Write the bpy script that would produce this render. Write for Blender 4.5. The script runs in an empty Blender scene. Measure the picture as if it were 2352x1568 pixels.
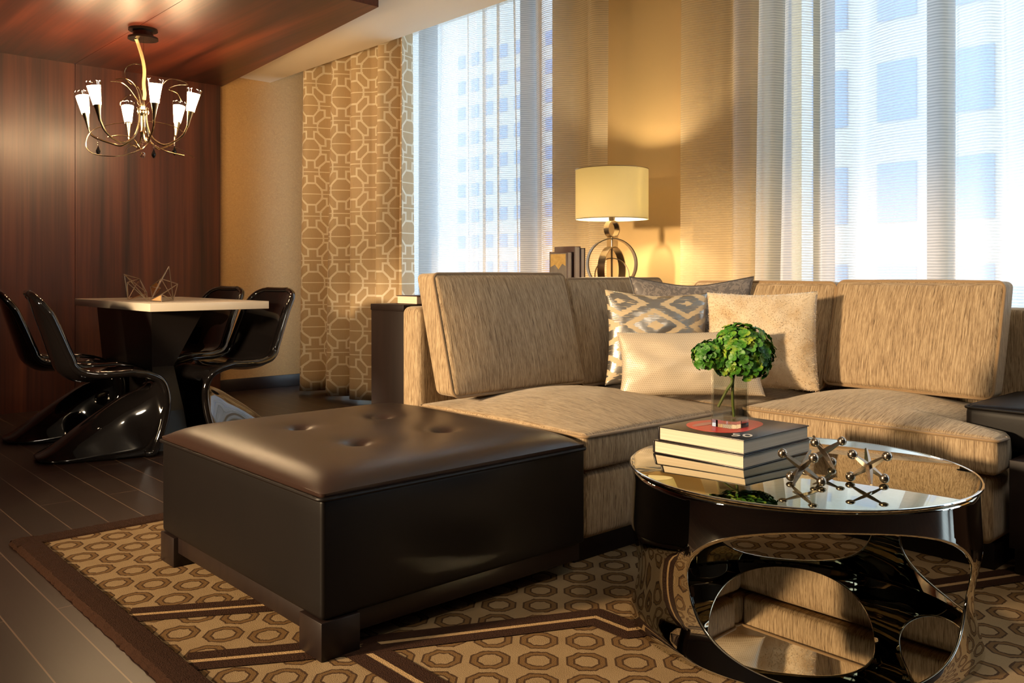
import bpy, bmesh, math, random
from mathutils import Vector, Matrix, noise as mnoise
from math import sin, cos, pi, radians, sqrt
random.seed(7)
sc = bpy.context.scene
COL = sc.collection

# ------------------------------------------------------------------ camera
cam_d = bpy.data.cameras.new('camera')
cam = bpy.data.objects.new('camera', cam_d); COL.objects.link(cam)
cam_d.sensor_fit = 'HORIZONTAL'; cam_d.sensor_width = 36
cam_d.lens = 2000.0 / 2352 * 36
cam_d.shift_x = 0; cam_d.shift_y = -(784 - 630) / 2352
cam_d.clip_start = 0.05; cam_d.clip_end = 400
cam.location = (0, 0, 0.95)
cam.rotation_euler = (pi / 2, 0, radians(47.65) - pi / 2)
sc.camera = cam

# ------------------------------------------------------------------ view / world / lights
sc.view_settings.view_transform = 'Standard'
sc.view_settings.look = 'None'
sc.view_settings.gamma = 1
sc.view_settings.use_curve_mapping = False
sc.view_settings.exposure = 0.40
cy = sc.cycles
cy.use_denoising = True
cy.max_bounces = 14; cy.diffuse_bounces = 4; cy.glossy_bounces = 5
cy.transmission_bounces = 12; cy.transparent_max_bounces = 24
cy.caustics_reflective = False; cy.caustics_refractive = False
cy.sample_clamp_indirect = 6

SKY = 3.7
world = bpy.data.worlds.new('sky'); sc.world = world; world.use_nodes = True
wn = world.node_tree.nodes; wl = world.node_tree.links
bg = wn['Background']; bg.inputs[0].default_value = (0.72, 0.86, 1.0, 1); bg.inputs[1].default_value = SKY


def light(name, kind, loc, energy, color, **kw):
    d = bpy.data.lights.new(name, kind); d.energy = energy; d.color = color
    o = bpy.data.objects.new(name, d); COL.objects.link(o); o.location = loc
    for k, v in kw.items():
        if k == 'rot': o.rotation_euler = v
        elif k == 'portal': d.cycles.is_portal = v
        else: setattr(d, k, v)
    return o


# afternoon sun on the street front opposite
light('sun', 'SUN', (0, 0, 20), 1.5, (1.0, 0.96, 0.9), angle=radians(1.0),
      rot=Vector((0.75, -0.25, -0.6)).to_track_quat('-Z', 'Y').to_euler())
# daylight openings
light('window_portal', 'AREA', (4.12, 5.1, 1.5), 1, (1, 1, 1), shape='RECTANGLE', size=2.8, size_y=2.45,
      rot=Vector((-1, 0, 0)).to_track_quat('-Z', 'Y').to_euler(), portal=True)
light('window_portal', 'AREA', (4.12, 1.3, 1.5), 1, (1, 1, 1), shape='RECTANGLE', size=2.8, size_y=2.2,
      rot=Vector((-1, 0, 0)).to_track_quat('-Z', 'Y').to_euler(), portal=True)
light('window_portal', 'AREA', (4.12, -1.2, 1.5), 1, (1, 1, 1), shape='RECTANGLE', size=2.8, size_y=1.7,
      rot=Vector((-1, 0, 0)).to_track_quat('-Z', 'Y').to_euler(), portal=True)
# warm lamp light from the room to the left of the picture
KEY = light('warm_lamp_light', 'SPOT', (-3.0, 2.95, 1.5), 1700, (1.0, 0.72, 0.43), shadow_soft_size=0.22, spot_size=radians(66), spot_blend=0.35,
            rot=(Vector((2.6, 2.45, 0.34)) - Vector((-3.0, 2.95, 1.5))).to_track_quat('-Z', 'Y').to_euler())
KEY.scale = (1, 0.31, 1)
# unseen warm fill points added near the ceiling to lift the sitting area
light('fill_light', 'POINT', (1.5, 0.2, 2.72), 27, (1.0, 0.86, 0.68), shadow_soft_size=0.15)
light('fill_light', 'POINT', (-0.8, 1.7, 2.72), 27, (1.0, 0.86, 0.68), shadow_soft_size=0.15)


# ------------------------------------------------------------------ colour and node helpers
def lin(r, g=None, b=None):
    def f(c):
        c /= 255.0
        return c / 12.92 if c <= 0.04045 else ((c + 0.055) / 1.055) ** 2.4
    return (f(r), f(g), f(b), 1.0)


class S:
    """a node socket with arithmetic"""
    def __init__(s, nt, sock): s.nt = nt; s.k = sock

    def _m(s, op, *args):
        n = s.nt.nodes.new('ShaderNodeMath'); n.operation = op
        for i, a in enumerate((s,) + args):
            if isinstance(a, S): s.nt.links.new(a.k, n.inputs[i])
            else: n.inputs[i].default_value = a
        return S(s.nt, n.outputs[0])
    def __add__(s, o): return s._m('ADD', o)
    __radd__ = __add__
    def __sub__(s, o): return s._m('SUBTRACT', o)
    def __rsub__(s, o): return (s * -1.0) + o
    def __mul__(s, o): return s._m('MULTIPLY', o)
    __rmul__ = __mul__
    def __truediv__(s, o): return s._m('DIVIDE', o)
    def abs(s): return s._m('ABSOLUTE')
    def floor(s): return s._m('FLOOR')
    def fract(s): return s._m('FRACT')
    def max(s, o): return s._m('MAXIMUM', o)
    def min(s, o): return s._m('MINIMUM', o)
    def sin(s): return s._m('SINE')
    def lt(s, o): return s._m('LESS_THAN', o)
    def gt(s, o): return s._m('GREATER_THAN', o)
    def pingpong(s, o): return s._m('PINGPONG', o)
    def modc(s, p): return ((s / p + 0.5).fract() - 0.5) * p      # centred modulo


class M:
    """a material under construction"""
    def __init__(m, name):
        m.mat = bpy.data.materials.new(name); m.mat.use_nodes = True
        m.nt = m.mat.node_tree; m.p = m.nt.nodes['Principled BSDF']; m.out = m.nt.nodes['Material Output']
    def n(m, t, **kw):
        x = m.nt.nodes.new('ShaderNode' + t)
        for k, v in kw.items(): setattr(x, k, v)
        return x
    def set(m, name, v):
        i = m.p.inputs[name]
        if isinstance(v, S): m.nt.links.new(v.k, i)
        else: i.default_value = v
        return m
    def coord(m, kind='Object', scale=None, loc=None, rot=None):
        t = m.n('TexCoord'); o = t.outputs[kind]
        if scale is not None or loc is not None or rot is not None:
            mp = m.n('Mapping'); m.nt.links.new(o, mp.inputs[0])
            if scale is not None: mp.inputs['Scale'].default_value = scale
            if loc is not None: mp.inputs['Location'].default_value = loc
            if rot is not None: mp.inputs['Rotation'].default_value = rot
            o = mp.outputs[0]
        return S(m.nt, o)
    def xyz(m, c):
        s = m.n('SeparateXYZ'); m.nt.links.new(c.k, s.inputs[0])
        return [S(m.nt, s.outputs[i]) for i in range(3)]
    def noise(m, c, scale=5, detail=2, rough=0.5, dist=0.0):
        x = m.n('TexNoise'); m.nt.links.new(c.k, x.inputs['Vector'])
        x.inputs['Scale'].default_value = scale; x.inputs['Detail'].default_value = detail
        x.inputs['Roughness'].default_value = rough; x.inputs['Distortion'].default_value = dist
        return S(m.nt, x.outputs[0])
    def mix(m, f, a, b):
        x = m.n('Mix'); x.data_type = 'RGBA'
        for i, v in ((0, f), (6, a), (7, b)):
            if isinstance(v, S): m.nt.links.new(v.k, x.inputs[i])
            else: x.inputs[i].default_value = v
        return S(m.nt, x.outputs[2])
    def ramp(m, f, stops):
        x = m.n('ValToRGB'); m.nt.links.new(f.k, x.inputs[0])
        e = x.color_ramp.elements
        while len(e) < len(stops): e.new(0.5)
        for i, (p, c) in enumerate(stops): e[i].position = p; e[i].color = c
        return S(m.nt, x.outputs[0])
    def bump(m, h, strength=0.3, dist=0.01):
        b = m.n('Bump'); m.nt.links.new(h.k, b.inputs['Height'])
        b.inputs['Strength'].default_value = strength; b.inputs['Distance'].default_value = dist
        m.nt.links.new(b.outputs[0], m.p.inputs['Normal'])
        return m
    def base(m, c, rough=0.5, metal=0.0, **kw):
        m.set('Base Color', c); m.set('Roughness', rough); m.set('Metallic', metal)
        for k, v in kw.items(): m.set(k.replace('_', ' '), v)
        return m


def simple(name, c, rough=0.5, metal=0.0, **kw):
    return M(name).base(c, rough, metal, **kw).mat


# ------------------------------------------------------------------ object helpers
def tag(o, label=None, cat=None, group=None, kind=None):
    if label: o['label'] = label
    if cat: o['category'] = cat
    if group: o['group'] = group
    if kind: o['kind'] = kind
    return o


def thing(name, loc, label, cat, group=None):
    o = bpy.data.objects.new(name, None); COL.objects.link(o)
    o.location = loc; o.empty_display_size = 0.1
    return tag(o, label, cat, group)


def wloc(o):
    v = Vector(o.location)
    while o.parent is not None:
        o = o.parent; v = v + Vector(o.location)
    return v


def obj(name, bm, mat, parent=None, smooth=True, uv=None, flat_angle=None):
    """link bm (in world coordinates) as one mesh object"""
    bmesh.ops.recalc_face_normals(bm, faces=bm.faces[:])
    me = bpy.data.meshes.new(name); bm.to_mesh(me); bm.free()
    mats = mat if isinstance(mat, (list, tuple)) else [mat]
    for x in mats: me.materials.append(x)
    if smooth and len(me.polygons):
        me.polygons.foreach_set('use_smooth', [True] * len(me.polygons))
        me.set_sharp_from_angle(angle=radians(flat_angle or 40))
    if uv: box_uv(me, uv)
    o = bpy.data.objects.new(name, me); COL.objects.link(o)
    # origin at the lower middle of the mesh (or of a child: at the mesh middle)
    xs = [v.co for v in me.vertices]
    if xs:
        lo = Vector((min(v.x for v in xs), min(v.y for v in xs), min(v.z for v in xs)))
        hi = Vector((max(v.x for v in xs), max(v.y for v in xs), max(v.z for v in xs)))
        org = (lo + hi) / 2
        if parent is None: org.z = lo.z
        me.transform(Matrix.Translation(-org))
        o.location = org - (wloc(parent) if parent else Vector())
    if parent: o.parent = parent
    return o


def struct(name, bm, mat, **kw):
    o = obj(name, bm, mat, **kw); o['kind'] = 'structure'; return o


def box_uv(me, top='y'):
    uvl = me.uv_layers.new(name='UVMap')
    for p in me.polygons:
        n = p.normal; a = [abs(n.x), abs(n.y), abs(n.z)]; k = a.index(max(a))
        for li in p.loop_indices:
            c = me.vertices[me.loops[li].vertex_index].co
            if k == 2: u = (c.x, c.y) if top == 'y' else (c.y, c.x)
            elif k == 0: u = (c.y, c.z)
            else: u = (c.x, c.z)
            uvl.data[li].uv = u


def box(bm, x0, x1, y0, y1, z0, z1, bevel=0.0, seg=2):
    r = bmesh.ops.create_cube(bm, size=1)
    vs = r['verts']
    for v in vs:
        v.co = Vector(((x0 + x1) / 2 + v.co.x * (x1 - x0), (y0 + y1) / 2 + v.co.y * (y1 - y0), (z0 + z1) / 2 + v.co.z * (z1 - z0)))
    if bevel:
        es = list({e for v in vs for e in v.link_edges})
        bmesh.ops.bevel(bm, geom=es, offset=bevel, segments=seg, profile=0.5, affect='EDGES')
    return bm


def B(*a, **k): return box(bmesh.new(), *a, **k)


def axis_coords(h, r, n):
    a = [0, .06, .2, .4, .65, 1]
    L = [-h + r * t for t in a]; R = [-x for x in reversed(L)]
    mid = [(-h + r) + (2 * h - 2 * r) * i / n for i in range(1, n)]
    return L + mid + R


def rbox(bm, x0, x1, y0, y1, z0, z1, r, n=10, bul=(0, 0, 0, 0, 0, 0), fn=None, power=2):
    """rounded box whose faces bulge: bul = x-, x+, y-, y+, z-, z+"""
    c = Vector(((x0 + x1) / 2, (y0 + y1) / 2, (z0 + z1) / 2))
    h = Vector(((x1 - x0) / 2, (y1 - y0) / 2, (z1 - z0) / 2))
    A = [axis_coords(h[i], min(r, h[i] * 0.98), n) for i in range(3)]
    cache = {}
    N = [len(a) for a in A]

    def vert(i, j, k):
        key = (i, j, k)
        if key in cache: return cache[key]
        p = Vector((A[0][i], A[1][j], A[2][k])); q = p.copy()
        inn = Vector([max(-(h[t] - r), min(h[t] - r, p[t])) if h[t] > r else 0 for t in range(3)])
        d = p - inn
        if d.length > 1e-9: q = inn + d.normalized() * r
        for t in range(3):
            u, w = (t + 1) % 3, (t + 2) % 3
            wgt = (1 - abs(p[u] / h[u]) ** power) * (1 - abs(p[w] / h[w]) ** power)
            s = p[t] / h[t]
            if s > 0: q[t] += bul[2 * t + 1] * wgt * s
            else: q[t] += bul[2 * t] * wgt * s
        q = q + c
        if fn: q = Vector(fn(q))
        cache[key] = bm.verts.new(q); return cache[key]
    for t in range(3):
        u, w = (t + 1) % 3, (t + 2) % 3
        for side in (0, N[t] - 1):
            for a in range(N[u] - 1):
                for b in range(N[w] - 1):
                    idx = []
                    for da, db in ((0, 0), (1, 0), (1, 1), (0, 1)):
                        ii = [0, 0, 0]; ii[t] = side; ii[u] = a + da; ii[w] = b + db
                        idx.append(vert(*ii))
                    if side == 0: idx.reverse()
                    try: bm.faces.new(idx)
                    except ValueError: pass
    return bm


def tube(bm, pts, r, seg=8, closed=False, radii=None, cap=True):
    pts = [Vector(p) for p in pts]; n = len(pts); rings = []
    prev = None
    for i, p in enumerate(pts):
        if closed: t = (pts[(i + 1) % n] - pts[i - 1])
        else: t = pts[min(i + 1, n - 1)] - pts[max(i - 1, 0)]
        t = t.normalized() if t.length > 1e-9 else Vector((0, 0, 1))
        if prev is None:
            a = Vector((0, 0, 1)) if abs(t.z) < 0.9 else Vector((1, 0, 0))
            nx = t.cross(a).normalized()
        else:
            nx = (prev - t * prev.dot(t))
            nx = nx.normalized() if nx.length > 1e-6 else t.cross(Vector((0, 0, 1))).normalized()
        ny = t.cross(nx); prev = nx
        rr = radii[i] if radii else r
        rings.append([bm.verts.new(p + (nx * cos(2 * pi * k / seg) + ny * sin(2 * pi * k / seg)) * rr) for k in range(seg)])
    m = n if closed else n - 1
    for i in range(m):
        a, b = rings[i], rings[(i + 1) % n]
        off = 0
        if closed and i == n - 1:
            off = min(range(seg), key=lambda o: (a[0].co - b[o].co).length)
        for k in range(seg):
            bm.faces.new((a[k], a[(k + 1) % seg], b[(k + 1 + off) % seg], b[(k + off) % seg]))
    if cap and not closed:
        bm.faces.new(rings[0]); bm.faces.new(rings[-1])
    return bm


def lathe(bm, prof, c, seg=32, cap=True):
    """prof: list of (radius, z)"""
    rings = []
    for r, z in prof:
        rings.append([bm.verts.new((c[0] + r * cos(2 * pi * k / seg), c[1] + r * sin(2 * pi * k / seg), c[2] + z)) for k in range(seg)])
    for a, b in zip(rings, rings[1:]):
        for k in range(seg): bm.faces.new((a[k], a[(k + 1) % seg], b[(k + 1) % seg], b[k]))
    if cap:
        bm.faces.new(rings[0]); bm.faces.new(rings[-1])
    return bm


def sphere(bm, c, r, seg=16, sz=1.0):
    n = seg // 2
    prof = [(r * sin(pi * i / n) if 0 < i < n else 1e-4, -r * sz * cos(pi * i / n)) for i in range(n + 1)]
    return lathe(bm, prof, c, seg, cap=True)


def smooth_path(pts, n=8):
    """Catmull-Rom"""
    pts = [Vector(p) for p in pts]; out = []
    for i in range(len(pts) - 1):
        p0 = pts[max(i - 1, 0)]; p1 = pts[i]; p2 = pts[i + 1]; p3 = pts[min(i + 2, len(pts) - 1)]
        for k in range(n):
            t = k / n
            out.append(0.5 * ((2 * p1) + (p2 - p0) * t + (2 * p0 - 5 * p1 + 4 * p2 - p3) * t * t + (3 * p1 - p0 - 3 * p2 + p3) * t ** 3))
    out.append(pts[-1]); return out


def rrect(x0, x1, y0, y1, z, r, n=6, zf=None, k=8):
    """rounded rectangle path"""
    P = []
    for cx, cy, a0 in ((x1 - r, y1 - r, 0), (x0 + r, y1 - r, 90), (x0 + r, y0 + r, 180), (x1 - r, y0 + r, 270)):
        for i in range(n + 1):
            a = radians(a0 + 90 * i / n); P.append(Vector((cx + r * cos(a), cy + r * sin(a), z)))
    out = []
    for i, p in enumerate(P):
        q = P[(i + 1) % len(P)]
        d = (q - p).length; m = max(1, int(d / 0.06))
        for j in range(m): out.append(p.lerp(q, j / m))
    return out


def copy_tree(o, parent=None):
    c = o.copy(); COL.objects.link(c)
    if parent is not None: c.parent = parent
    for ch in list(o.children): copy_tree(ch, c)
    return c


# ------------------------------------------------------------------ materials
def wood_panel(name, axis, dark, mid, light_, rough=0.38, sc_=1.0):
    m = M(name)
    s = {'z': (9 * sc_, 9 * sc_, 0.35), 'y': (9 * sc_, 0.35, 9 * sc_)}[axis]
    c = m.coord('Object', scale=s)
    a = m.noise(c, 1.0, 3, 0.55, 0.6)
    s2 = {'z': (60, 60, 1.2), 'y': (60, 1.2, 60)}[axis]
    b = m.noise(m.coord('Object', scale=s2), 1.0, 4, 0.6)
    f = a * 0.7 + b * 0.3
    col = m.ramp(f, [(0.33, dark), (0.5, mid), (0.68, light_)])
    m.base(col, rough, Coat_Weight=0.12, Coat_Roughness=0.25)
    m.bump(b, 0.05, 0.002)
    return m.mat


W_DK, W_MD, W_LT = lin(40, 20, 16), lin(72, 36, 26), lin(100, 52, 34)
mat_wood_wall = wood_panel('mahogany_wall', 'z', W_DK, W_MD, W_LT, 0.4)
mat_wood_ceil = wood_panel('mahogany_ceiling', 'y', lin(36, 16, 12), lin(72, 31, 21), lin(106, 48, 29), 0.40, 0.7)
mat_groove = simple('groove', lin(26, 12, 9), 0.7)

PLOFF = 0.099
m = M('floor_planks')
c = m.coord('Object')
x, y, z = m.xyz(c)
br = m.n('TexBrick'); mp = m.n('Mapping'); m.nt.links.new(c.k, mp.inputs[0]); mp.inputs['Rotation'].default_value = (0, 0, pi / 2); mp.inputs['Location'].default_value = (0.0, PLOFF, 0)
m.nt.links.new(mp.outputs[0], br.inputs[0])
br.inputs['Scale'].default_value = 1; br.inputs['Brick Width'].default_value = 1.25; br.inputs['Row Height'].default_value = 0.132
br.inputs['Mortar Size'].default_value = 0.0022; br.inputs['Mortar Smooth'].default_value = 0.2
br.inputs['Color1'].default_value = lin(40, 27, 23); br.inputs['Color2'].default_value = lin(52, 36, 30); br.inputs['Mortar'].default_value = lin(124, 100, 82)  # seams painted paler than the boards for the light they reflect
g = m.noise(m.coord('Object', scale=(70, 2.2, 1)), 1, 3, 0.6)
colr = m.mix(g * 0.3, S(m.nt, br.outputs[0]), lin(30, 19, 16))
m.base(colr, 0.33, Specular_IOR_Level=0.45)
m.bump(g, 0.06, 0.002)
mat_floor = m.mat

mat_cream = simple('cream_paint', lin(236, 224, 204), 0.7)
mat_pillar = simple('tan_paint', lin(218, 186, 130), 0.75)
mat_dim = simple('brown_paint', lin(46, 32, 25), 0.7)
mat_dimwood = simple('dark_wall', lin(26, 17, 14), 0.6)
mat_ceil = simple('ceiling_paint', lin(200, 188, 170), 0.8)
mat_base = simple('espresso_trim', lin(34, 22, 18), 0.4)

m = M('crackle_wallpaper')
c = m.coord('Object')
n1 = m.noise(m.coord('Object', scale=(1, 1, 1)), 30, 5, 0.75, 3.0)
n2 = m.noise(c, 7, 2)
col = m.mix(n1, lin(134, 92, 46), lin(226, 184, 118))
col = m.mix(n2 * 0.5, col, lin(196, 148, 84))
m.base(col, 0.55); m.bump(n1, 0.25, 0.004)
mat_tan = m.mat

m = M('chenille')
uvc = m.coord('UV')
str_ = m.noise(m.coord('UV', scale=(340, 11, 1)), 1.0, 3, 0.6, 1.2)
fine = m.noise(m.coord('UV', scale=(620, 40, 1)), 1.0, 2, 0.6)
f = str_ * 0.75 + fine * 0.25
col = m.ramp(f, [(0.34, lin(86, 66, 46)), (0.47, lin(160, 135, 103)), (0.60, lin(198, 175, 141))])
m.base(col, 0.62, Sheen_Weight=0.35, Sheen_Roughness=0.35, Specular_IOR_Level=0.35)
m.p.inputs['Sheen Tint'].default_value = (1, 0.95, 0.85, 1)
m.bump(f, 0.55, 0.004)
mat_fab = m.mat
mat_pipe = simple('piping_fabric', lin(150, 122, 86), 0.6, Sheen_Weight=0.3)

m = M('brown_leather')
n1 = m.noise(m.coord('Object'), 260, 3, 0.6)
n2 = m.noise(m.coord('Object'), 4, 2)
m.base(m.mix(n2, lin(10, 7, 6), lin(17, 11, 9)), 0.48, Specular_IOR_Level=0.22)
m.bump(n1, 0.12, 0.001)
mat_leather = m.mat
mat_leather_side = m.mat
m = M('brown_leather_lit_top')  # same leather as the sides, reflected light put into a lighter base colour
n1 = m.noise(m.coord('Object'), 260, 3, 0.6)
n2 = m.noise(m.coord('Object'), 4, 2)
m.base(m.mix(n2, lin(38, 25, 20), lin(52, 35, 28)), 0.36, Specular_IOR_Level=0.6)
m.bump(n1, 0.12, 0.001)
mat_leather_lit_top = m.mat
m = M('espresso_wood')
g = m.noise(m.coord('Object', scale=(40, 40, 3)), 1, 3)
m.base(m.mix(g, lin(18, 11, 9), lin(33, 21, 17)), 0.42, Specular_IOR_Level=0.35)
mat_espresso = m.mat

mat_blackgloss = simple('black_lacquer', (0.006, 0.005, 0.005, 1), 0.06, Specular_IOR_Level=0.6, Coat_Weight=0.5, Coat_Roughness=0.03)
m = M('pale_stone')
n1 = m.noise(m.coord('Object'), 6, 4)
m.base(m.mix(n1, lin(226, 212, 190), lin(240, 230, 214)), 0.2)
mat_stone = m.mat
mat_pedestal = simple('pedestal_lacquer', lin(30, 26, 25), 0.3)
mat_steel = simple('mirror_steel', (0.60, 0.57, 0.49, 1), 0.015, 1.0)
mat_steel_rim = simple('steel_rim', (0.75, 0.73, 0.68, 1), 0.08, 1.0)
mat_brass = simple('antique_brass', (0.42, 0.31, 0.19, 1), 0.3, 1.0)
mat_pewter = simple('aged_pewter', (0.40, 0.33, 0.26, 1), 0.24, 1.0)
mat_bronze = simple('satin_bronze', (0.45, 0.36, 0.25, 1), 0.32, 1.0)
mat_chrome = simple('chandelier_metal', (0.55, 0.45, 0.28, 1), 0.2, 1.0)
mat_wire = simple('wire_metal', (0.36, 0.29, 0.22, 1), 0.35, 1.0)
mat_blackbead = simple('black_crystal', (0.01, 0.01, 0.012, 1), 0.05)

m = M('clear_glass')
m.base((1, 1, 1, 1), 0.0, Transmission_Weight=1.0, IOR=1.45)
mat_glass = m.mat

m = M('amber_facets')
m.base(lin(150, 100, 52), 0.2, 0.4)
mat_amber = m.mat


def thin_glass(name, tint=(1, 1, 1, 1), gloss=0.065):
    m = M(name); nt = m.nt; nt.nodes.remove(m.p)
    t = m.n('BsdfTransparent'); t.inputs[0].default_value = tint
    g = m.n('BsdfGlossy'); g.inputs['Roughness'].default_value = 0.0
    lw = m.n('LayerWeight'); f_ = S(nt, lw.outputs['Facing']); f_ = f_ * f_ * f_ * 0.7 + (gloss - 0.03)
    mx = m.n('MixShader'); nt.links.new(f_.k, mx.inputs[0])
    nt.links.new(t.outputs[0], mx.inputs[1]); nt.links.new(g.outputs[0], mx.inputs[2]); nt.links.new(mx.outputs[0], m.out.inputs[0])
    return m.mat


mat_water = thin_glass('vase_water', (0.90, 0.85, 0.81, 1))
mat_vase = thin_glass('vase_glass', (0.92, 0.94, 0.93, 1), 0.09)
mat_pane = thin_glass('window_glass', (0.93, 0.96, 0.97, 1))


def emit(name, c, s):
    m = M(name); m.base((0, 0, 0, 1), 0.5)
    m.set('Emission Color', c); m.set('Emission Strength', s); return m.mat


mat_glow = emit('frosted_bulb', (1.0, 0.68, 0.36, 1), 130.0)
mat_bulb = emit('lamp_bulb', (1.0, 0.76, 0.45, 1), 400.0)


def translucent(name, c, c2, mixf=0.55, alpha=None):
    m = M(name); nt = m.nt; nt.nodes.remove(m.p)
    t = m.n('BsdfTranslucent'); t.inputs[0].default_value = c
    d = m.n('BsdfDiffuse'); d.inputs[0].default_value = c2
    mx = m.n('MixShader'); mx.inputs[0].default_value = mixf
    nt.links.new(d.outputs[0], mx.inputs[1]); nt.links.new(t.outputs[0], mx.inputs[2])
    nt.links.new(mx.outputs[0], m.out.inputs[0])
    return m, mx


mat_shade = translucent('linen_shade', (0.80, 0.735, 0.46, 1), (0.82, 0.76, 0.58, 1), 0.5)[0].mat

# sheer: woven horizontal bands, clear gauze between
m, mx = translucent('striped_sheer', (0.72, 0.74, 0.76, 1), (0.90, 0.76, 0.52, 1), 0.45)
u, v, _ = m.xyz(m.coord('UV'))
wob = m.noise(m.coord('UV', scale=(14, 90, 1)), 1, 2)
st = ((v / 0.0125) + wob * 0.5).fract().lt(0.52)
lw_ = m.n('LayerWeight'); lw_.inputs[0].default_value = 0.5
fc_ = S(m.nt, lw_.outputs['Facing'])
al = (st * 0.26 + 0.56 + fc_ * fc_ * 0.30).min(0.97)
tr = m.n('BsdfTransparent'); tr.inputs[0].default_value = (0.97, 0.985, 1, 1)
mm = m.n('MixShader')
m.nt.links.new(al.k, mm.inputs[0]); m.nt.links.new(tr.outputs[0], mm.inputs[1]); m.nt.links.new(mx.outputs[0], mm.inputs[2])
m.nt.links.new(mm.outputs[0], m.out.inputs[0])
mat_sheer = m.mat

# fretwork drape
m = M('fretwork_drape')
u, v, _ = m.xyz(m.coord('UV'))
P, Q, L = 0.354, 0.31, 0.0072


def octd(a, b): return a.abs().max(b.abs()).max((a.abs() + b.abs()) * 0.7071)


def lattice(a, b):
    x_ = a.modc(Q).abs(); y_ = b.modc(P).abs()
    yy = (b + P / 2).modc(P).abs()
    l1 = (octd(x_, y_) - 0.086).abs()
    stem = (x_ - 0.034).abs() + (yy - 0.092).gt(0) * 0.1 + yy.lt(0.030) * 0.1
    brk = (yy - 0.034).abs() + x_.lt(0.027) * 0.1 + x_.gt(0.082) * 0.1
    hor = y_ + 0.0035
    return l1.min(stem).min(brk).min(hor)


d = lattice(u, v).min(lattice(u + Q / 2, v + P / 2))
line = d.lt(L)
gr = m.noise(m.coord('UV', scale=(500, 14, 1)), 1, 2)
basec = m.mix(gr, lin(194, 165, 122), lin(216, 189, 146))
col = m.mix(line, basec, lin(246, 234, 208))
m.base(col, 0.6, Sheen_Weight=0.2)
m.bump(line + gr * 0.2, 0.25, 0.003)
mat_drape = m.mat

# rug
mat_rug_dark = None
m = M('rug_field')
x, y, z = m.xyz(m.coord('Object'))
wob = m.noise(m.coord('Object'), 70, 2) - 0.5
x2 = x + wob * 0.008; y2 = y + wob * 0.008
PR = 0.166


def ringd(a, b): return octd(a.modc(PR), b.modc(PR))


d = ringd(x2, y2).min(ringd(x2 + PR / 2, y2 + PR / 2))
ring = (d - 0.0385).abs().lt(0.0085)
edge = ((d - 0.0470).abs().lt(0.0026)).max((d - 0.0300).abs().lt(0.0026))
pile = m.noise(m.coord('Object'), 420, 2)
soft = m.noise(m.coord('Object', scale=(1, 1, 1)), 9, 3)
basec = m.mix(soft, lin(142, 116, 82), lin(170, 145, 109))
col = m.mix(ring, basec, lin(116, 87, 53))
col = m.mix(edge, col, lin(66, 46, 32))
col = m.mix(pile * 0.35, col, lin(110, 86, 58))
m.base(col, 0.95, Specular_IOR_Level=0.1)
m.bump(pile + d.lt(0.053) * 0.0, 0.5, 0.004)
mat_rug = m.mat


def pile_mat(name, a, b):
    m = M(name)
    p = m.noise(m.coord('Object'), 300, 3)
    m.base(m.mix(p, a, b), 0.95, Specular_IOR_Level=0.1); m.bump(p, 0.7, 0.005)
    return m.mat


mat_rug_dark = pile_mat('rug_brown', lin(38, 24, 19), lin(72, 48, 34))
mat_rug_line = pile_mat('rug_beige', lin(164, 130, 88), lin(196, 164, 120))
mat_pages = None
m = M('book_pages')
pz_ = m.xyz(m.coord('Object'))[2]
pn = m.noise(m.coord('Object', scale=(2, 2, 900)), 1, 1)
m.base(m.mix(pn, lin(196, 176, 150), lin(236, 222, 200)), 0.8)
mat_pages = m.mat
mat_cover_black = simple('black_cover', lin(34, 30, 32), 0.3)
mat_cover_brown = simple('brown_cover', lin(58, 36, 30), 0.4)
mat_red = simple('red_print', lin(214, 52, 44), 0.3)
mat_white = simple('white_print', lin(225, 220, 214), 0.4)
mat_pink = simple('pale_print', lin(190, 120, 110), 0.3)

# ------------------------------------------------------------------ setting
def quad(bm, pts): bm.faces.new([bm.verts.new(p) for p in pts]); return bm


struct('floor', B(-4.3, 4.6, -4.3, 7.2, -0.06, 0.0), mat_floor, smooth=False)
# panelled wood wall, in two boards with a groove between
WY = 6.70
bm = bmesh.new()
box(bm, -4.2, 1.880, WY, WY + 0.30, 0, 2.46); box(bm, 1.886, 2.96, WY, WY + 0.30, 0, 2.46)
box(bm, 1.875, 1.891, WY + 0.008, WY + 0.2, 0, 2.45)
struct('wall_wood_panel', bm, mat_wood_wall, smooth=False)
struct('wall_end', B(2.96, 4.3, 6.76, 7.0, 0, 2.95), mat_tan, smooth=False)
struct('baseboard_end', B(2.962, 4.0, 6.742, 6.76, 0, 0.10, 0.003), mat_base)
# wood canopy over the dining corner: outline (2.98,6.7) (2.744,4.123) ... down to z 2.453
CZ = 2.453
bm = bmesh.new()
out = [(1.8835, 4.125), (1.8835, 6.72), (2.98, 6.72), (2.744, 4.125)]


def slab(bm, out, z0, z1):
    a = [bm.verts.new((p[0], p[1], z0)) for p in out]; b = [bm.verts.new((p[0], p[1], z1)) for p in out]
    n = len(out); bm.faces.new(a); bm.faces.new(b)
    for i in range(n): bm.faces.new((a[i], a[(i + 1) % n], b[(i + 1) % n], b[i]))


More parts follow.
